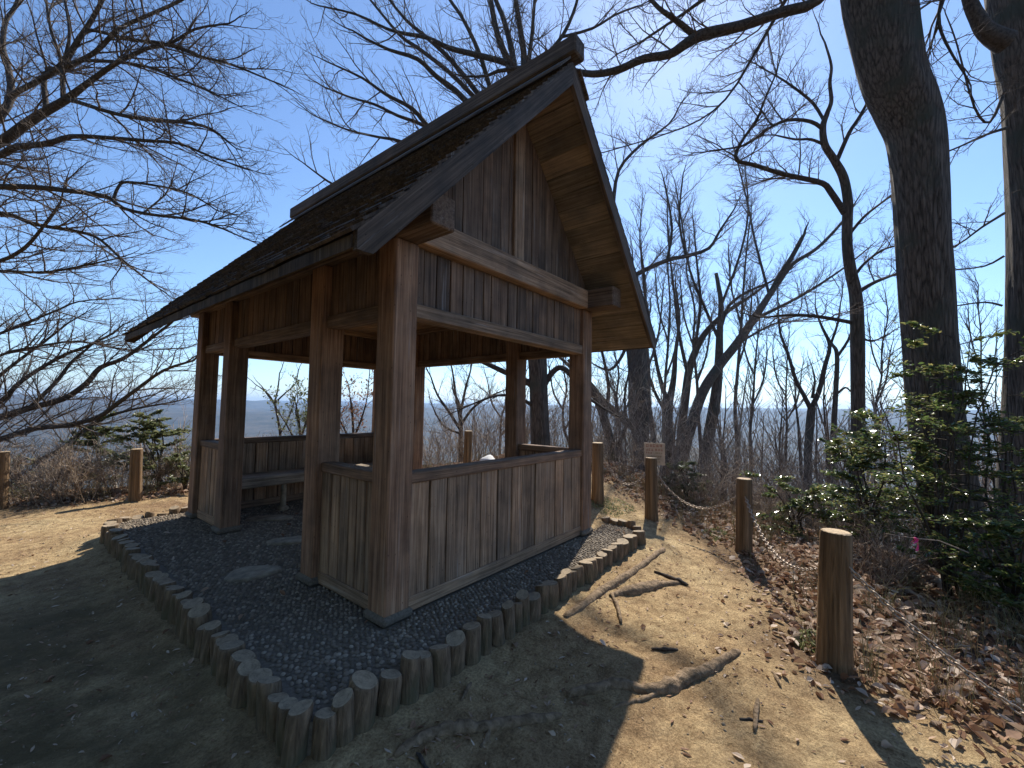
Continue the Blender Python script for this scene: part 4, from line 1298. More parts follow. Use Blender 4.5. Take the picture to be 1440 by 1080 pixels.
# tree standing behind the pavilion, fanning out above the ridge
def up_from(*pts): return [(738, 330, 11), (730, 230, 9)] + list(pts)
tree('bare_tree', 'bare tree behind the pavilion fanning out above the ridge', 13, 9.0,
     [(760, 640, 14), (758, 580, 13), (756, 520, 13), (750, 420, 13), (740, 330, 13), (733, 250, 10)],
     [up_from((720, 110, 5.5), (700, 50, 4.2), (690, 0, 3.6), (682, -60, 3)),
      up_from((737, 97, 4.6), (733, 50, 4), (725, 0, 3.4), (718, -60, 2.8)),
      up_from((743, 93, 3.2), (748, 50, 2.6), (752, 0, 2.2), (758, -50, 1.6)),
      up_from((724, 100, 4.6), (710, 33, 3.6), (697, 0, 3), (680, -50, 2.2)),
      up_from((722, 98, 4.6), (710, 88, 4.2, 8.9), (673, 78, 3.8, 8.7), (633, 68, 3.4, 8.5), (600, 53, 2.8, 8.3), (567, 47, 2.4, 8.2), (543, 40, 2, 8.1), (500, 20, 1.6, 8), (448, 8, 1, 8)),
      up_from((700, 150, 5), (690, 127, 3.4), (677, 83, 3.2), (663, 50, 2.8), (647, 20, 2.4), (633, 0, 2.2), (610, -40, 1.6)),
      up_from((695, 160, 5), (673, 133, 3.6), (653, 107, 3.4, 8.8), (627, 77, 3, 8.7), (597, 50, 2.6, 8.6), (573, 30, 2.2, 8.5), (548, 0, 1.8, 8.5), (530, -30, 1.2, 8.5)),
      up_from((690, 170, 5), (660, 147, 4.4, 8.8), (640, 127, 4, 8.7), (613, 107, 3.4, 8.5), (587, 83, 3, 8.3), (547, 70, 2.2, 8.1), (510, 52, 1.4, 8)),
      up_from((690, 165, 4.4), (667, 137, 3.4, 9.1), (630, 100, 3, 9.2), (587, 67, 2.6, 9.3), (563, 50, 2.2, 9.3), (525, 5, 1.6, 9.4), (505, -20, 1, 9.4)),
      up_from((660, 215, 5), (605, 180, 3.2, 8.7), (580, 153, 3, 8.5), (543, 133, 2.4, 8.3), (510, 110, 1.8, 8.2), (467, 90, 1.1, 8.1)),
      up_from((660, 215, 4.5), (597, 177, 2.6, 8.9), (560, 163, 2.2, 8.8), (527, 147, 1.9, 8.7), (493, 137, 1.5, 8.6), (455, 122, 1, 8.5)),
      up_from((650, 235, 4), (567, 200, 2.2, 8.8), (533, 193, 1.8, 8.6), (487, 182, 1.4, 8.4), (441, 162, 0.9, 8.3)),
      up_from((620, 270, 4), (520, 285, 2.4, 8.8), (470, 260, 1.8, 8.6), (450, 247, 1.4, 8.5), (425, 228, 0.9, 8.4)),
      up_from((750, 110, 4), (770, 77, 3), (793, 47, 2.6), (810, 7, 2.2), (820, -40, 1.6)),
      [(790, 52, 2), (833, 40, 1.8), (867, 20, 1.4), (900, 8, 1)],
      [(757, 545, 6), (735, 534, 4.6), (716, 526, 4), (690, 514, 3.4, 8.7), (670, 505, 2.6, 8.6), (640, 490, 2, 8.4)],
      [(760, 552, 5), (772, 530, 4.2), (786, 517, 4), (800, 524, 4), (814, 545, 3), (828, 560, 2.4)],
      [(757, 575, 3), (730, 560, 2.4, 8.8), (700, 556, 1.8, 8.6), (665, 568, 1.2, 8.4)]],
     'bare trees round the hilltop', gap=(0.19, 0.105, 0.08), maxl=(1.15, 0.5, 0.26), gnarl=0.07)
# big leaning trunk at right, with the bough that crosses towards the ridge
tree('bare_tree', 'massive dark trunk leaning left near the right side', 14, 5.0,
     [(1345, 800, 52), (1335, 700, 46), (1318, 600, 42), (1309, 496, 41), (1303, 417, 42), (1298, 333, 41), (1293, 250, 41), (1286, 187, 43), (1272, 146, 47), (1253, 100, 48), (1234, 0, 52), (1226, -90, 52), (1215, -230, 46), (1190, -420, 38)],
     [[(1220, -190, 22), (1195, -70, 13), (1150, 0, 8.5), (1100, 17, 8, 5.1), (1040, 37, 8, 5.2), (985, 50, 8.5, 5.3), (960, 65, 7, 5.3), (940, 77, 6, 5.4), (905, 83, 5.5, 5.5), (870, 98, 5, 5.6), (840, 104, 4.6, 5.7), (815, 102, 4.2, 5.8), (770, 92, 3.5, 6), (700, 100, 2.4, 6.2)],
      [(977, 50, 5, 5.3), (950, 28, 4, 5.2), (925, 10, 3, 5.2), (900, -20, 2.4, 5.2)],
      ([(1225, -120, 16), (1330, -60, 9, 4.8), (1320, 20, 3, 4.7), (1330, 60, 2.4, 4.7), (1360, 110, 1.6, 4.7)], 1.2),
      [(1225, -120, 10, 5.2), (1120, -60, 5, 5.6), (1020, -20, 3.4, 6), (960, 20, 2.2, 6.3), (900, 60, 1.4, 6.6)],
      [(1225, -150, 10, 5.2), (1130, -40, 4, 6.2), (1070, 60, 2.4, 6.6), (1020, 140, 1.6, 6.9), (960, 180, 1, 7.2), (850, 214, 0.8, 7.4)]],
     'bare trees round the hilltop', trunk_sides=40, gap=(0.12, 0.075, 0.06), maxl=(0.85, 0.4, 0.2), gnarl=0.055)
tree('bare_tree', 'second massive trunk cut off by the right edge', 15, 5.5,
     [(1450, 840, 60), (1450, 700, 53), (1456, 560, 48), (1458, 450, 47), (1460, 300, 47), (1456, 150, 52), (1448, 60, 58), (1440, -50, 62), (1430, -250, 52), (1420, -420, 40)],
     [([(1415, 60, 22, 5.2), (1388, 45, 16, 5.2), (1374, 25, 13, 5.2), (1362, -5, 11, 5.2), (1355, -60, 9, 5.2)], 0.5),
      [(1415, 180, 3.4, 5.3), (1385, 190, 2.4, 5.2), (1350, 206, 1.8, 5.1), (1310, 222, 1.2, 5.0)],
      [(1412, 130, 3.4, 5.3), (1392, 172, 2.4, 5.2), (1370, 150, 2, 5.1), (1345, 60, 1.4, 5.0), (1330, 20, 1, 5.0)],
      [(1412, 300, 3, 5.3), (1380, 320, 2.2, 5.2), (1345, 345, 1.4, 5.1), (1300, 360, 1, 5.0)],
      [(1412, 360, 2.4, 5.6), (1385, 374, 1.8, 5.7), (1340, 380, 1.2, 5.8)],
      [(1410, 430, 2.4, 5.6), (1385, 425, 1.8, 5.7), (1345, 430, 1.2, 5.8)]],
     'bare trees round the hilltop', trunk_sides=40, gap=(0.13, 0.075, 0.06), maxl=(0.5, 0.3, 0.18), gnarl=0.055)
# crooked slender tree left of the big trunk
tree('bare_tree', 'crooked slender tree left of the big leaning trunk', 16, 7.2,
     [(1204, 660, 10.5), (1207, 586, 10.5), (1206, 482, 11), (1204, 419, 10), (1196, 380, 9), (1191, 345, 8), (1191, 308, 8), (1192, 285, 7.5), (1186, 250, 7), (1173, 225, 6), (1160, 204, 5.5), (1157, 179, 5), (1163, 160, 4), (1169, 142, 3.2), (1167, 117, 2.8), (1169, 92, 2.2), (1160, 60, 1.4)],
     [[(1188, 300, 5.5), (1169, 271, 5), (1157, 258, 4.6), (1125, 250, 4, 7.1), (1098, 244, 3.6, 7), (1060, 232, 3.2, 6.9), (1036, 225, 3, 6.8), (1040, 204, 2.4, 6.8), (1065, 167, 2.2, 6.8), (1073, 146, 1.8, 6.8), (1092, 102, 1.2, 6.8)],
      [(1158, 182, 3.4), (1140, 171, 3, 7.1), (1107, 169, 2.6, 7), (1077, 183, 2.2, 6.9), (1048, 204, 1.6, 6.8), (1000, 212, 1.1, 6.7)],
      [(1176, 228, 4), (1194, 187, 3.4), (1207, 167, 3), (1224, 136, 2), (1236, 110, 1.4)],
      [(1160, 172, 2.6), (1144, 146, 2.4, 7.3), (1119, 125, 2, 7.4), (1094, 108, 1.4, 7.5), (1070, 95, 1, 7.5)],
      [(1202, 455, 4), (1190, 452, 3.4), (1149, 445, 3, 7), (1112, 443, 2.4, 6.9), (1078, 446, 1.4, 6.8)],
      [(1208, 410, 4), (1230, 397, 3.2), (1258, 386, 2.4, 7.4), (1300, 370, 1.6, 7.5)],
      [(1200, 390, 3), (1216, 370, 2.4), (1240, 352, 2, 7.3), (1262, 345, 1.4, 7.4)],
      [(1194, 330, 3), (1215, 305, 2.4), (1240, 285, 1.8), (1262, 270, 1.2)],
      [(1160, 204, 2.6), (1140, 196, 2.2), (1118, 196, 1.8), (1090, 190, 1.2)],
      [(1206, 470, 2.4), (1225, 480, 1.8), (1250, 470, 1.2)]],
     'bare trees round the hilltop', trunk_sides=14, gap=(0.10, 0.075, 0.06), maxl=(0.9, 0.42, 0.22), gnarl=0.08)
# cluster with leaning stems
tree('bare_tree', 'leaning stem of the clump sweeping up to the right', 17, 19.0,
     [(958, 660, 9.1), (964, 627, 8.4), (986, 556, 7.6), (1008, 519, 7.2), (1034, 486, 6.8), (1060, 449, 6.1), (1082, 415, 4.9), (1098, 393, 3.8), (1115, 371, 3.3), (1149, 349, 2.9), (1182, 315, 2.3), (1200, 290, 1.5)],
     [[(1080, 418, 3.8), (1097, 386, 3.8), (1113, 362, 3.8), (1125, 340, 3.5), (1128, 334, 3.0)],
      [(1060, 449, 3.0), (1100, 430, 2.6), (1140, 408, 2.3), (1185, 378, 1.7), (1220, 350, 1.1)],
      [(1034, 486, 2.3), (1060, 470, 1.8), (1090, 455, 1.4), (1130, 450, 0.9)],
      [(1082, 415, 2.3), (1062, 340, 1.7), (1050, 280, 1.2), (1030, 200, 0.8)]],
     'bare trees round the hilltop', trunk_sides=14, gap=(0.13, 0.10, 0.08), maxl=(1.2, 0.55, 0.3), zoom=1.25, gnarl=0.06, trunk_dens=0.8)
tree('bare_tree', 'upright stem of the clump with a snapped top', 18, 19.4,
     [(990, 665, 9.1), (993, 634, 8.4), (1004, 575, 8.4), (1010, 519, 6.8), (1012, 467, 4.9), (1014, 427, 3.8), (1010, 400, 3.0), (1007, 384, 2.6)],
     [[(1012, 467, 3.0), (1025, 430, 2.6), (1052, 410, 2.1), (1082, 397, 1.7), (1110, 380, 1.1)],
      [(1012, 480, 2.7), (990, 430, 2.1), (970, 380, 1.7), (960, 320, 1.2), (950, 260, 0.8)],
      [(1014, 430, 2.3), (1040, 360, 1.7), (1052, 300, 1.4), (1048, 240, 0.9)]],
     'bare trees round the hilltop', trunk_sides=12, gap=(0.13, 0.10, 0.08), maxl=(1.2, 0.55, 0.3), zoom=1.25, gnarl=0.06)
tree('bare_tree', 'thin curved stem of the clump behind the notice board', 19, 19.8,
     [(955, 650, 6.8), (958, 615, 6.5), (964, 556, 6.1), (971, 512, 5.7), (990, 471, 4.6), (1019, 441, 3.5), (1052, 419, 2.3), (1082, 397, 1.4)],
     [[(968, 530, 3.0), (955, 470, 2.3), (948, 410, 1.7), (940, 340, 1.1), (938, 270, 0.8)],
      [(975, 500, 2.7), (985, 430, 2.1), (980, 370, 1.5), (975, 310, 0.9)]],
     'bare trees round the hilltop', trunk_sides=12, gap=(0.13, 0.10, 0.08), maxl=(1.2, 0.55, 0.3), zoom=1.25, gnarl=0.06, trunk_dens=0.8)
tree('bare_tree', 'short forked stem of the clump nearest the pavilion', 20, 20.2,
     [(938, 660, 7.6), (940, 619, 6.8), (940, 575, 6.1), (947, 534, 4.2), (950, 495, 3.0), (955, 450, 2.0), (950, 400, 1.2)],
     [[(940, 570, 3.8), (925, 520, 2.7), (915, 460, 2.0), (905, 400, 1.4), (900, 340, 0.9)],
      [(940, 585, 3.0), (920, 550, 2.3, 19.9), (908, 500, 1.7, 19.5), (915, 430, 1.1, 19.4)]],
     'bare trees round the hilltop', trunk_sides=12, gap=(0.13, 0.10, 0.08), maxl=(1.2, 0.55, 0.3), zoom=1.25, gnarl=0.06)
tree('bare_tree', 'straight dark trunk below the right eave of the roof', 21, 15.5,
     [(902, 690, 11), (901, 645, 10), (899, 575, 16.0), (897, 519, 15.1), (895, 490, 15.1), (890, 440, 8), (882, 400, 7), (870, 340, 5), (860, 280, 4)],
     [[(880, 402, 4), (895, 386, 3.6), (938, 366, 3.2), (965, 360, 3), (997, 349, 2.6), (1012, 325, 2), (1032, 295, 1.2)],
      [(896, 606, 6), (880, 592, 5.6), (862, 577, 5.2, 15.4), (845, 560, 4.6, 15.1), (830, 540, 3.8, 15.1), (815, 528, 3, 15.1), (790, 505, 2, 15.1)],
      [(862, 290, 3), (870, 240, 2.4), (900, 205, 2, 15.1), (940, 175, 1.4, 15.0), (955, 150, 1, 14.9)],
      [(893, 455, 3), (875, 500, 2.4), (858, 520, 2), (840, 515, 1.2)],
      [(938, 366, 2.2), (945, 320, 1.8), (935, 260, 1.2)],
      [(965, 360, 2), (955, 310, 1.6), (960, 250, 1.1)]],
     'bare trees round the hilltop', trunk_sides=14, gap=(0.13, 0.10, 0.08), maxl=(1.1, 0.5, 0.28), zoom=1.5, gnarl=0.06)
tree('bare_tree', 'slim forked tree between the middle post and crooked tree', 22, 11.5,
     [(1137, 700, 6), (1136, 641, 6), (1140, 590, 6.5), (1142, 572, 6)],
     [[(1140, 575, 4), (1130, 555, 3.4), (1119, 534, 3), (1108, 497, 2.4), (1097, 467, 1.8), (1094, 430, 1)],
      [(1142, 572, 4.4), (1152, 550, 4), (1160, 515, 3.6), (1167, 486, 3), (1156, 460, 2), (1148, 440, 1.2)],
      [(1166, 490, 2.4), (1178, 455, 1.8), (1182, 425, 1)],
      [(1142, 560, 2.6), (1145, 545, 2.2), (1146, 535, 1.6)]],
     'bare trees round the hilltop', trunk_sides=10, gap=(0.12, 0.09, 0.08), maxl=(0.8, 0.4, 0.24), zoom=1.2, gnarl=0.06)
tree('bare_tree', 'thin pole tree just left of the crooked slender tree', 23, 12.0,
     [(1170, 690, 5), (1171, 630, 4.6), (1175, 556, 4), (1177, 500, 3.4), (1170, 484, 2.4), (1160, 470, 1.4)],
     [[(1177, 502, 2.6), (1193, 478, 2.2), (1200, 455, 1.4)],
      [(1175, 556, 2.2), (1188, 545, 1.8), (1196, 550, 1.2)]],
     'bare trees round the hilltop', trunk_sides=10, gap=(0.12, 0.09, 0.08), maxl=(0.7, 0.36, 0.22), zoom=1.2)
tree('bare_tree', 'leaning dark trunk beside the right pavilion corner post', 24, 12.0,
     [(866, 690, 7), (862, 640, 6.6), (850, 590, 6), (838, 560, 5), (822, 535, 4), (800, 505, 3)],
     [[(850, 590, 3.4), (856, 550, 2.6), (850, 510, 2), (842, 480, 1.2)],
      [(862, 640, 3.4), (880, 600, 2.6), (878, 560, 1.8), (885, 520, 1.2)]],
     'bare trees round the hilltop', trunk_sides=10, gap=(0.18, 0.1, 0.085), maxl=(0.9, 0.45, 0.26), trunk_dens=1.0)
# slim trees on the slope behind the fence
for i_, (px, top_, lean_, dp, r_, lab_) in enumerate((
        (916, 300, -14, 14.0, 3.2, "slim bare tree rising just right of the roof's eave tip"),
        (932, 340, 10, 16.0, 3.0, 'thin bare tree left of the clump behind the notice board'),
        (872, 470, -10, 14.5, 3.0, 'thin bare tree between corner post and straight dark trunk'),
        (1030, 300, 26, 17.0, 3.4, 'tall slim tree rising right of the snapped stem'),
        (1052, 420, 14, 14.0, 2.6, 'slender tree beyond the middle post, leaning right'),
        (1100, 470, 10, 13.0, 2.4, 'thin tree just left of the slim forked tree'),
        (1232, 420, 14, 12.5, 2.8, 'thin tree in the gap right of the crooked tree'),
        (984, 350, -16, 18.0, 3.2, 'fine twigged tree showing between the clump stems'),
        (1384, 400, -8, 12.0, 2.8, 'slim tree in the gap between the two massive trunks'),
        (800, 500, -8, 14.0, 3.0, 'thin tree between the back post and right corner post'),
        (705, 520, 10, 15.0, 2.6, 'thin tree left of the back post, seen over the railing'))):
    hh = 690 - top_
    pth = [(px + lean_ * t ** 1.4 + rng.uniform(-5, 5) * (0 < t < 1), 690 - hh * t, r_ * (1 - 0.72 * t)) for t in (0, .15, .3, .45, .6, .75, .9, 1)]
    f1, f2 = pth[3], pth[4]
    tree('slim_bare_tree', lab_, 300 + i_, dp, pth,
         [[(f1[0], f1[1], f1[2] * .8), (f1[0] + 14, f1[1] - hh * .12, 1.5), (f1[0] + 20, f1[1] - hh * .27, 1.0)],
          [(f2[0], f2[1], f2[2] * .8), (f2[0] - 13, f2[1] - hh * .12, 1.3), (f2[0] - 18, f2[1] - hh * .26, 0.9)]],
         'slim trees on the slope behind the fence', trunk_sides=8, trunk_dens=1.0, gap=(0.15, 0.12, 0.1), maxl=(1.4, 0.6, 0.32), rmin=0.0035, ang=(36, 40, 40), trop=0.16, t0=0.3, bark_mat=PALEBARK)
# small trees framed by the pavilion's openings
tree('small_bare_tree', 'small bare fan-shaped tree seen through the front opening', 25, 13.0,
     [(649, 690, 4), (648, 640, 3.6), (648, 600, 3.2), (646, 570, 2.4)],
     [[(648, 605, 2.4), (632, 580, 2), (615, 555, 1.5), (606, 530, 1)],
      [(647, 590, 2.2), (640, 550, 1.7), (636, 520, 1.2), (630, 500, .8)],
      [(647, 585, 2.2), (655, 545, 1.7), (662, 520, 1.1), (664, 500, .8)],
      [(648, 598, 2.2), (664, 575, 1.8), (684, 560, 1.4), (706, 550, .9)],
      [(648, 610, 1.8), (625, 600, 1.4), (612, 580, 1)]],
     'small trees beyond the pavilion', trunk_sides=8, gap=(0.16, 0.10, 0.08), maxl=(0.8, 0.4, 0.25), ang=(38, 38, 38))
tree('small_bare_tree', 'thin bare sapling framed by the left entrance', 26, 11.5,
     [(396, 660, 2), (394, 610, 1.9), (387, 570, 1.7), (385, 565, 1.6)],
     [[(386, 568, 1.4), (378, 555, 1.2), (366, 545, .8)], [(386, 568, 1.4), (391, 545, 1.1), (393, 525, .8)], [(388, 565, 1.4), (402, 552, 1.1), (415, 540, .8), (420, 520, .6)],
      [(394, 610, 1.3), (405, 590, 1), (412, 570, .7)]],
     'small trees beyond the pavilion', trunk_sides=8, gap=(0.2, 0.12, 0.1), maxl=(0.5, 0.3, 0.2), t0=0.3)
tree('small_leafy_tree', 'small tree with pale green leaves in the left entrance', 27, 11.0,
     [(425, 680, 3), (424, 640, 2.6), (422, 610, 2), (420, 590, 1.6)],
     [[(424, 630, 1.8), (410, 610, 1.4), (402, 595, 1)], [(423, 615, 1.8), (432, 590, 1.4), (436, 570, .8)], [(421, 600, 1.5), (416, 580, 1.1), (418, 566, .7)]],
     'small trees beyond the pavilion', trunk_sides=8, gap=(0.07, 0.05, 0.05), maxl=(0.5, 0.3, 0.2), leafy=(PALELEAF, 0.9, 0.085), t0=0.05)
tree('small_leafy_tree', 'small tree with russet leaves between entrance post and corner post', 28, 10.5,
     [(500, 680, 3), (499, 640, 2.6), (497, 610, 2), (496, 590, 1.6)],
     [[(499, 630, 1.8), (485, 605, 1.4), (478, 590, 1)], [(498, 615, 1.8), (508, 590, 1.4), (516, 560, .8), (520, 520, .6)], [(497, 600, 1.5), (494, 575, 1.1), (492, 555, .7)]],
     'small trees beyond the pavilion', trunk_sides=8, gap=(0.08, 0.055, 0.05), maxl=(0.5, 0.3, 0.2), leafy=(REDLEAF, 0.7, 0.08), t0=0.05)

# ------------------------------------------------------------------ evergreen shrubs
def evergreen(label, seed, base, h, spread, n_st, mat=EVER, leaf=0.055, layers=9, dens=1.0, lean=(0, 0), name='evergreen_shrub', group='evergreen shrubs'):
    rg = random.Random(seed)
    x, y = base
    z = gz1(x, y)
    o = thing(name, label, 'shrub', (x, y, z), group)
    st, C, Nn, Uu = [], [], [], []
    for _ in range(n_st):
        a = rg.uniform(0, 6.28); out = spread * rg.uniform(0.1, 0.6)
        hh = h * rg.uniform(0.65, 1.0)
        pts = [np.array([x + rg.gauss(0, .05), y + rg.gauss(0, .05), z - 0.1])]
        for k in range(1, 6):
            t = k / 5
            pts.append(np.array([x + math.cos(a) * out * t ** 1.3 + lean[0] * t + rg.gauss(0, .03), y + math.sin(a) * out * t ** 1.3 + lean[1] * t + rg.gauss(0, .03), z + hh * t]))
        st.append((pts, [0.016 * (1 - 0.8 * k / 5) for k in range(6)]))
        for k in range(int(layers * dens)):
            t = rg.uniform(0.18, 1.0)
            i = min(4, int(t * 5)); f = t * 5 - i
            p = pts[i] + (pts[i + 1] - pts[i]) * f
            aa = rg.uniform(0, 6.28)
            L = spread * rg.uniform(0.35, 0.85) * (1.15 - 0.6 * t)
            d = np.array([math.cos(aa), math.sin(aa), rg.uniform(-0.1, 0.35)])
            q = [p]
            for s_ in range(4):
                d = norm(d + np.array([rg.gauss(0, .18), rg.gauss(0, .18), rg.gauss(0.0, .10)]))
                q.append(q[-1] + d * L / 4)
            st.append((q, [0.006, 0.005, 0.004, 0.003, 0.0015]))
            # flat sprays of side twigs with leaves
            for s_ in range(18):
                tt = rg.uniform(0.2, 1.0)
                i2 = min(3, int(tt * 4)); pp = q[i2] + (q[i2 + 1] - q[i2]) * (tt * 4 - i2)
                dd = norm(q[i2 + 1] - q[i2])
                sd_ = norm(np.cross(dd, np.array([rg.gauss(0, .2), rg.gauss(0, .2), 1]))) * rg.choice((-1, 1))
                tw = norm(dd * 0.6 + sd_ * rg.uniform(0.2, 1) + np.array([0, 0, rg.gauss(0.05, .2)]))
                l2 = L * rg.uniform(0.10, 0.30)
                e_ = pp + tw * l2
                st.append(([pp, (pp + e_) / 2, e_], [0.0025, 0.002, 0.001]))
                for _k in range(6):
                    c_ = pp + (e_ - pp) * rg.uniform(0.25, 1.08)
                    C.append(c_ + np.array([rg.gauss(0, .012), rg.gauss(0, .012), rg.gauss(0, .010)]))
                    Nn.append(norm(np.array([rg.gauss(0, .42), rg.gauss(0, .42), 1])))
                    Uu.append(norm(tw + np.array([rg.gauss(0, .6), rg.gauss(0, .6), rg.gauss(-.1, .3)])))
    link('stems', tube_mesh('stems', [s_ for s_ in st if len(s_[0]) == 6] + [s_ for s_ in st if len(s_[0]) != 6], 4), LIMB, o)
    k = len(C)
    ln = leaf * nrng.uniform(0.65, 1.3, k)
    fo = leaves('foliage', np.array(C), np.array(Nn), np.array(Uu), ln, ln * nrng.uniform(0.38, 0.52, k), mat, o, 0.22)
    tag(fo, kind='stuff')
def wxy(px, py, d): return tuple(at(px, py, d)[:2])
evergreen('dense glossy evergreen shrub in front of the big leaning trunk', 31, wxy(1325, 760, 4.15), 2.75, 1.15, 7, layers=8, lean=(0.0, 0.1), leaf=0.05)
evergreen('evergreen shrub at the right edge before the second trunk', 32, wxy(1425, 780, 4.2), 2.85, 1.1, 7, layers=8, leaf=0.05)
evergreen('low evergreen shrub left of the big trunk below the slender tree', 33, wxy(1225, 700, 5.2), 1.7, 0.95, 8, layers=9)
evergreen('small evergreen shrub low in the right corner shade', 34, wxy(1432, 870, 3.6), 1.1, 0.8, 6, layers=7)
evergreen('pale small evergreen shrub behind the notice board', 35, wxy(965, 700, 7.6), 0.75, 0.55, 5, PALELEAF, 0.06, 6)
evergreen('green shrub between the middle post and the slender tree', 36, wxy(1120, 720, 6.0), 0.85, 0.7, 5, EVER, 0.055, 6)
evergreen('pale evergreen shrub behind the lone post at left', 37, wxy(225, 700, 8.3), 1.55, 0.95, 7, PALELEAF, 0.075, 8, 1.0)
evergreen('sparse pale shrub under the low spreading tree', 38, wxy(138, 690, 8.8), 1.75, 0.8, 6, PALELEAF, 0.075, 7, 1.0)
evergreen('light leafed shrub tight against the left corner post', 39, wxy(262, 700, 7.9), 1.05, 0.5, 5, PALELEAF, 0.06, 6, 0.8)
evergreen('sparse green shrub low on the slope at left edge', 40, wxy(15, 680, 9.6), 1.5, 0.9, 5, PALELEAF, 0.07, 5, 0.6)

# unseen evergreens added behind and left of the viewpoint to block western skylight
def sky_block_trees():
    rg = random.Random(77)
    k = 9000
    u = rand_unit(k)
    rad = nrng.random(k) ** 0.25
    zz = u[:, 2] * rad
    wob = 1 + 0.22 * np.sin(3 * np.arctan2(u[:, 1], u[:, 0]) + 4 * zz) + 0.15 * np.sin(7 * zz)
    C = np.stack([u[:, 0] * rad * 2.5 * wob, u[:, 1] * rad * 2.5 * wob, 5.2 + zz * 4.0], -1)
    N_ = rand_unit(k)
    crown = leaves('crown', C, N_, rand_unit(k), nrng.uniform(0.16, 0.3, k), nrng.uniform(0.09, 0.16, k), EVER)
    me_c = crown.data; bpy.data.objects.remove(crown)
    me_t = tube_mesh('trunk', [([np.array([0, 0, -0.4]), np.array([0.05, 0, 1.5]), np.array([-0.05, 0.1, 4]), np.array([0.05, 0, 8.6])], [0.26, 0.2, 0.15, 0.04])], 12)
    me_t.materials.append(BARK)
    for (x, y, sc, lab) in ((-7.2, -3.2, 1.0, 'unseen dense evergreen added straight behind the viewpoint to block skylight'), (-8.2, 1.2, 1.1, 'unseen dense evergreen added west of the platform to block skylight'),
                            (-7.8, 5.4, 1.0, 'unseen dense evergreen added north of the western clearing edge to block skylight'), (-6.4, -7.2, 0.95, 'unseen dense evergreen added by the trail behind the viewpoint to block skylight'),
                            (-11.5, -1.2, 1.25, 'unseen tall evergreen added in the second row west to block skylight'), (-11.8, 4.0, 1.2, 'unseen tall evergreen added at the far west corner to block skylight')):
        z = gz1(x, y)
        o = thing('sky_block_tree', lab, 'tree', (x, y, z), 'unseen evergreens added to block western skylight')
        o.rotation_euler[2] = rg.uniform(0, 6.28); o.scale = (sc, sc, sc)
        for nm, me in (('trunk', me_t), ('crown', me_c)):
            c_ = bpy.data.objects.new(nm, me); COL.objects.link(c_); c_.parent = o
            if nm == 'crown': c_['kind'] = 'stuff'
sky_block_trees()

# pink marker ribbon on a twig by the big trunk
def ribbon():
    c0 = at(1287, 757, 3.6)
    r_ = thing('marker_ribbon', 'bright pink marker ribbon tied to a twig by the trunk', 'ribbon', tuple(c0))
    bm = bmesh.new()
    for (a, w_, L, s_) in ((0.2, 0.018, 0.10, 1), (-0.5, 0.016, 0.075, -1), (1.2, 0.02, 0.04, 1)):
        prev = None
        for k in range(6):
            t = k / 5
            x = c0 + rt * (s_ * 0.03 * math.sin(t * 3 + a)) - np.array([0, 0, 1]) * L * t + fw * 0.012 * math.sin(4 * t + a)
            e_ = rt * w_ * math.cos(t * 2 + a) + fw * w_ * math.sin(t * 2 + a)
            v = (bm.verts.new(x - e_ / 2), bm.verts.new(x + e_ / 2))
            if prev: bm.faces.new((prev[0], prev[1], v[1], v[0]))
            prev = v
    me = bpy.data.meshes.new('streamer'); bm.to_mesh(me); bm.free()
    o = link('streamer', me, RIBBON, r_)
    bm = bmesh.new(); bmesh.ops.create_icosphere(bm, subdivisions=2, radius=0.013)
    for v in bm.verts: v.co = Vector((v.co.x * 1.2, v.co.y, v.co.z * 0.8)) + Vector(c0)
    me = bpy.data.meshes.new('knot'); bm.to_mesh(me); bm.free()
    link('knot', me, RIBBON, r_)
    p = c0
    tw = [p + rt * 0.45 - np.array([0, 0, .12]), p + rt * 0.2 - np.array([0, 0, .02]), p, p - rt * 0.25 + np.array([0, 0, .04])]
    link('twig', tube_mesh('twig', [(tw, [.006, .005, .004, .002])], 5), SCRUB, r_)
ribbon()

# ------------------------------------------------------------------ brown scrub
def scrub_mesh(seed, h, spread, n_st, gap):
    g = Grow(seed, gap=(gap, gap * 0.8), ratio=(0.5, 0.5), maxl=(0.6, 0.3), levels=2, ang=(35, 40), wander=0.16, trop=0.12, rmin=0.0030)
    rg = g.r
    out = []
    for _ in range(n_st):
        a = rg.uniform(0, 6.28); tilt = rg.uniform(0.05, 0.75) * spread
        d = norm(np.array([math.cos(a) * tilt, math.sin(a) * tilt, 1]))
        p = np.array([rg.gauss(0, .12), rg.gauss(0, .12), -0.08])
        L = h * rg.uniform(0.6, 1.15)
        pts = g.walk(p, d, L, 6)
        r0_ = 0.0035 + 0.0035 * rg.random()
        rad = [r0_ * (1 - 0.75 * k / 6) for k in range(7)]
        out.append((pts, rad)); g.shoots(pts, rad, 0, 0.2)
    V1, Q1 = tubes(out + g.limbs, 4); V2, Q2 = tubes(g.twigs, 3) if g.twigs else (np.zeros((0, 3)), np.zeros((0, 4), int))
    me = mesh_arrays('stems', np.concatenate([V1, V2]), np.concatenate([Q1, Q2 + len(V1)]))
    me.materials.append(SCRUB)
    return me
SCR = [scrub_mesh(50 + k, 0.95, 1.0, 17, 0.085) for k in range(4)] + [scrub_mesh(60 + k, 2.3, 0.55, 11, 0.11) for k in range(3)]
def scrub(px, py, d, k, sc, label, grp='brown twiggy brush round the hilltop'):
    x, y = wxy(px, py, d)
    o = link('bare_brush', SCR[k], None, loc=(x, y, gz1(x, y)))
    o.rotation_euler[2] = rng.uniform(0, 6.28); o.scale = (sc, sc, sc * rng.uniform(0.85, 1.1))
    tag(o, label, 'brush', grp)
L_LEFT = 'tangled brown twiggy brush along the fence left of the pavilion'
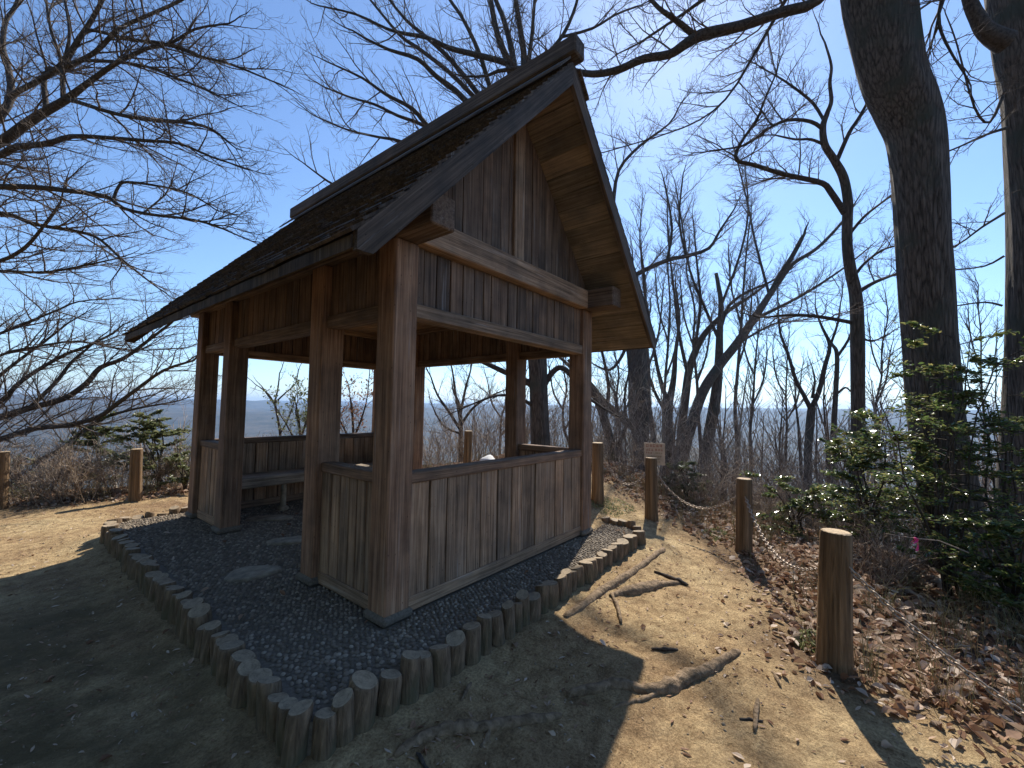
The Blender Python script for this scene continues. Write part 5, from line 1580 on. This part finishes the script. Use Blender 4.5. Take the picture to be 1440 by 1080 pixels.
for (px, d, k, sc) in ((-20, 7.0, 0, 1.1), (30, 6.8, 1, 1.15), (75, 6.9, 2, 1.1), (115, 7.0, 3, 1.05), (150, 7.4, 0, 0.95), (50, 7.6, 1, 1.2), (100, 7.8, 2, 1.15), (10, 7.8, 3, 1.2), (160, 8.2, 1, 1.0), (215, 8.0, 2, 0.8), (250, 8.2, 0, 0.9), (235, 8.8, 3, 1.1)):
    scrub(px, 700, d, k, sc, L_LEFT)
L_MID = 'grey brown brush on the slope seen through the pavilion openings'
for (px, d, k, sc) in ((360, 10.2, 1, 1.1), (405, 10.4, 2, 1.1), (470, 10.4, 3, 1.1), (520, 10.2, 0, 1.1), (610, 9.8, 1, 1.0), (635, 10.2, 2, 1.1), (665, 9.9, 3, 1.0), (695, 10.2, 0, 1.2), (725, 9.8, 1, 1.1), (760, 9.6, 2, 1.2), (790, 9.8, 5, 0.9), (620, 11.8, 4, 1.1), (690, 12, 6, 1.2), (735, 12, 5, 1.2)):
    scrub(px, 690, d, k, sc, L_MID)
L_RIGHT = 'bare brush on the slope behind the chain fence right of the pavilion'
for (px, d, k, sc) in ((855, 8.4, 0, .9), (880, 8.0, 1, .8), (940, 7.6, 2, .8), (985, 7.2, 3, .85), (1010, 7.6, 0, 1), (1065, 6.8, 1, .8), (1085, 6.2, 2, .7), (1110, 6.8, 3, .9), (1160, 6.2, 0, .8), (1190, 5.6, 1, .7), (1240, 4.8, 2, .7), (1260, 4.3, 3, .6), (1230, 4.2, 0, .55),
                       (870, 10, 4, 1), (915, 10.5, 5, 1.1), (950, 9.4, 6, .9), (1030, 9.6, 4, 1.1), (1060, 10.2, 5, 1.1), (1095, 9.2, 6, 1.1), (1120, 10.4, 4, 1.2), (1165, 9, 5, 1.0), (1195, 9.4, 6, 1.2), (1235, 8.6, 4, 1.2), (1265, 8, 5, 1.2), (1075, 12, 6, 1.5), (985, 12, 4, 1.6), (1150, 12, 5, 1.6), (850, 12, 6, 1.5), (905, 12.5, 4, 1.6)):
    scrub(px, 700, d, k, sc, L_RIGHT)

# ------------------------------------------------------------------ bare wood on the slope below (one mass)
def woodland():
    variants = []
    for sd_ in range(5):
        g = Grow(200 + sd_, gap=(0.55, 0.5), ratio=(0.42, 0.5), maxl=(3.2, 1.5), levels=2, ang=(34, 40), wander=0.10, trop=0.14, rmin=0.012, t0=0.25)
        p = g.walk(np.array([0, 0, -0.5]), np.array([0, 0, 1.0]), 8.5, 6)
        rad = [0.13 * (1 - 0.85 * k / 6) for k in range(7)]
        g.shoots(p, rad, 0, 0.3)
        q = [([a[0][0], a[0][2], a[0][-1]], [a[1][0], a[1][2], a[1][-1]]) for a in g.limbs]
        q2 = [([a[0][0], a[0][-1]], [a[1][0], a[1][-1]]) for a in g.twigs]
        V1, Q1 = tubes([(p, rad)] + q, 3); V2, Q2 = tubes(q2, 3)
        variants.append((np.concatenate([V1, V2]), np.concatenate([Q1, Q2 + len(V1)])))
    VV, QQ, b = [], [], 0
    cnt = 0
    ang0 = YAW
    tries = 0
    while cnt < 850 and tries < 6000:
        tries += 1
        a = ang0 + rng.uniform(-0.95, 0.95)
        r = 15 + 330 * rng.random() ** 2.3
        x, y = CAM[0] + r * math.cos(a), CAM[1] + r * math.sin(a)
        dd = plateau_dist(np.array([x]), np.array([y]))[0]
        if dd < 8: continue
        if a > ang0 + 0.15 and r < 60 and rng.random() < 0.75: continue
        V, Q = variants[rng.randrange(5)]
        sc = rng.uniform(0.55, 1.0) * (0.8 if r < 40 else 1.1)
        z = gz1(x, y)
        if z + 8.5 * sc > 2.4 and a > ang0 + 0.1: continue
        t = rng.uniform(0, 6.28)
        c_, s_ = math.cos(t), math.sin(t)
        VV.append(np.stack([(V[:, 0] * c_ - V[:, 1] * s_) * sc + x, (V[:, 0] * s_ + V[:, 1] * c_) * sc + y, V[:, 2] * sc + z], -1))
        QQ.append(Q + b); b += len(V); cnt += 1
    me = mesh_arrays('bare_woodland', np.concatenate(VV), np.concatenate(QQ))
    tag(link('bare_woodland', me, SCRUB), 'grey brown leafless woodland filling the hillside below', 'woodland', kind='stuff')
    print('woodland trees', cnt, 'faces', len(me.polygons))
woodland()

# ------------------------------------------------------------------ air
bx_ = box_me('haze', -9200, 9200, -9200, 9200, -190, 120, 0)
hz = bpy.data.materials.new('haze'); hz.use_nodes = True
hn = hz.node_tree.nodes
hn.remove(hn['Principled BSDF'])
pv = hn.new('ShaderNodeVolumePrincipled')
pv.inputs['Color'].default_value = (0.46, 0.68, 1.0, 1)
pv.inputs['Density'].default_value = 0.00019
pv.inputs['Anisotropy'].default_value = 0.5
hz.node_tree.links.new(pv.outputs[0], hn['Material Output'].inputs['Volume'])
tag(link('haze', bx_, hz), 'thin blue distance haze over the far hills', 'haze', kind='stuff')
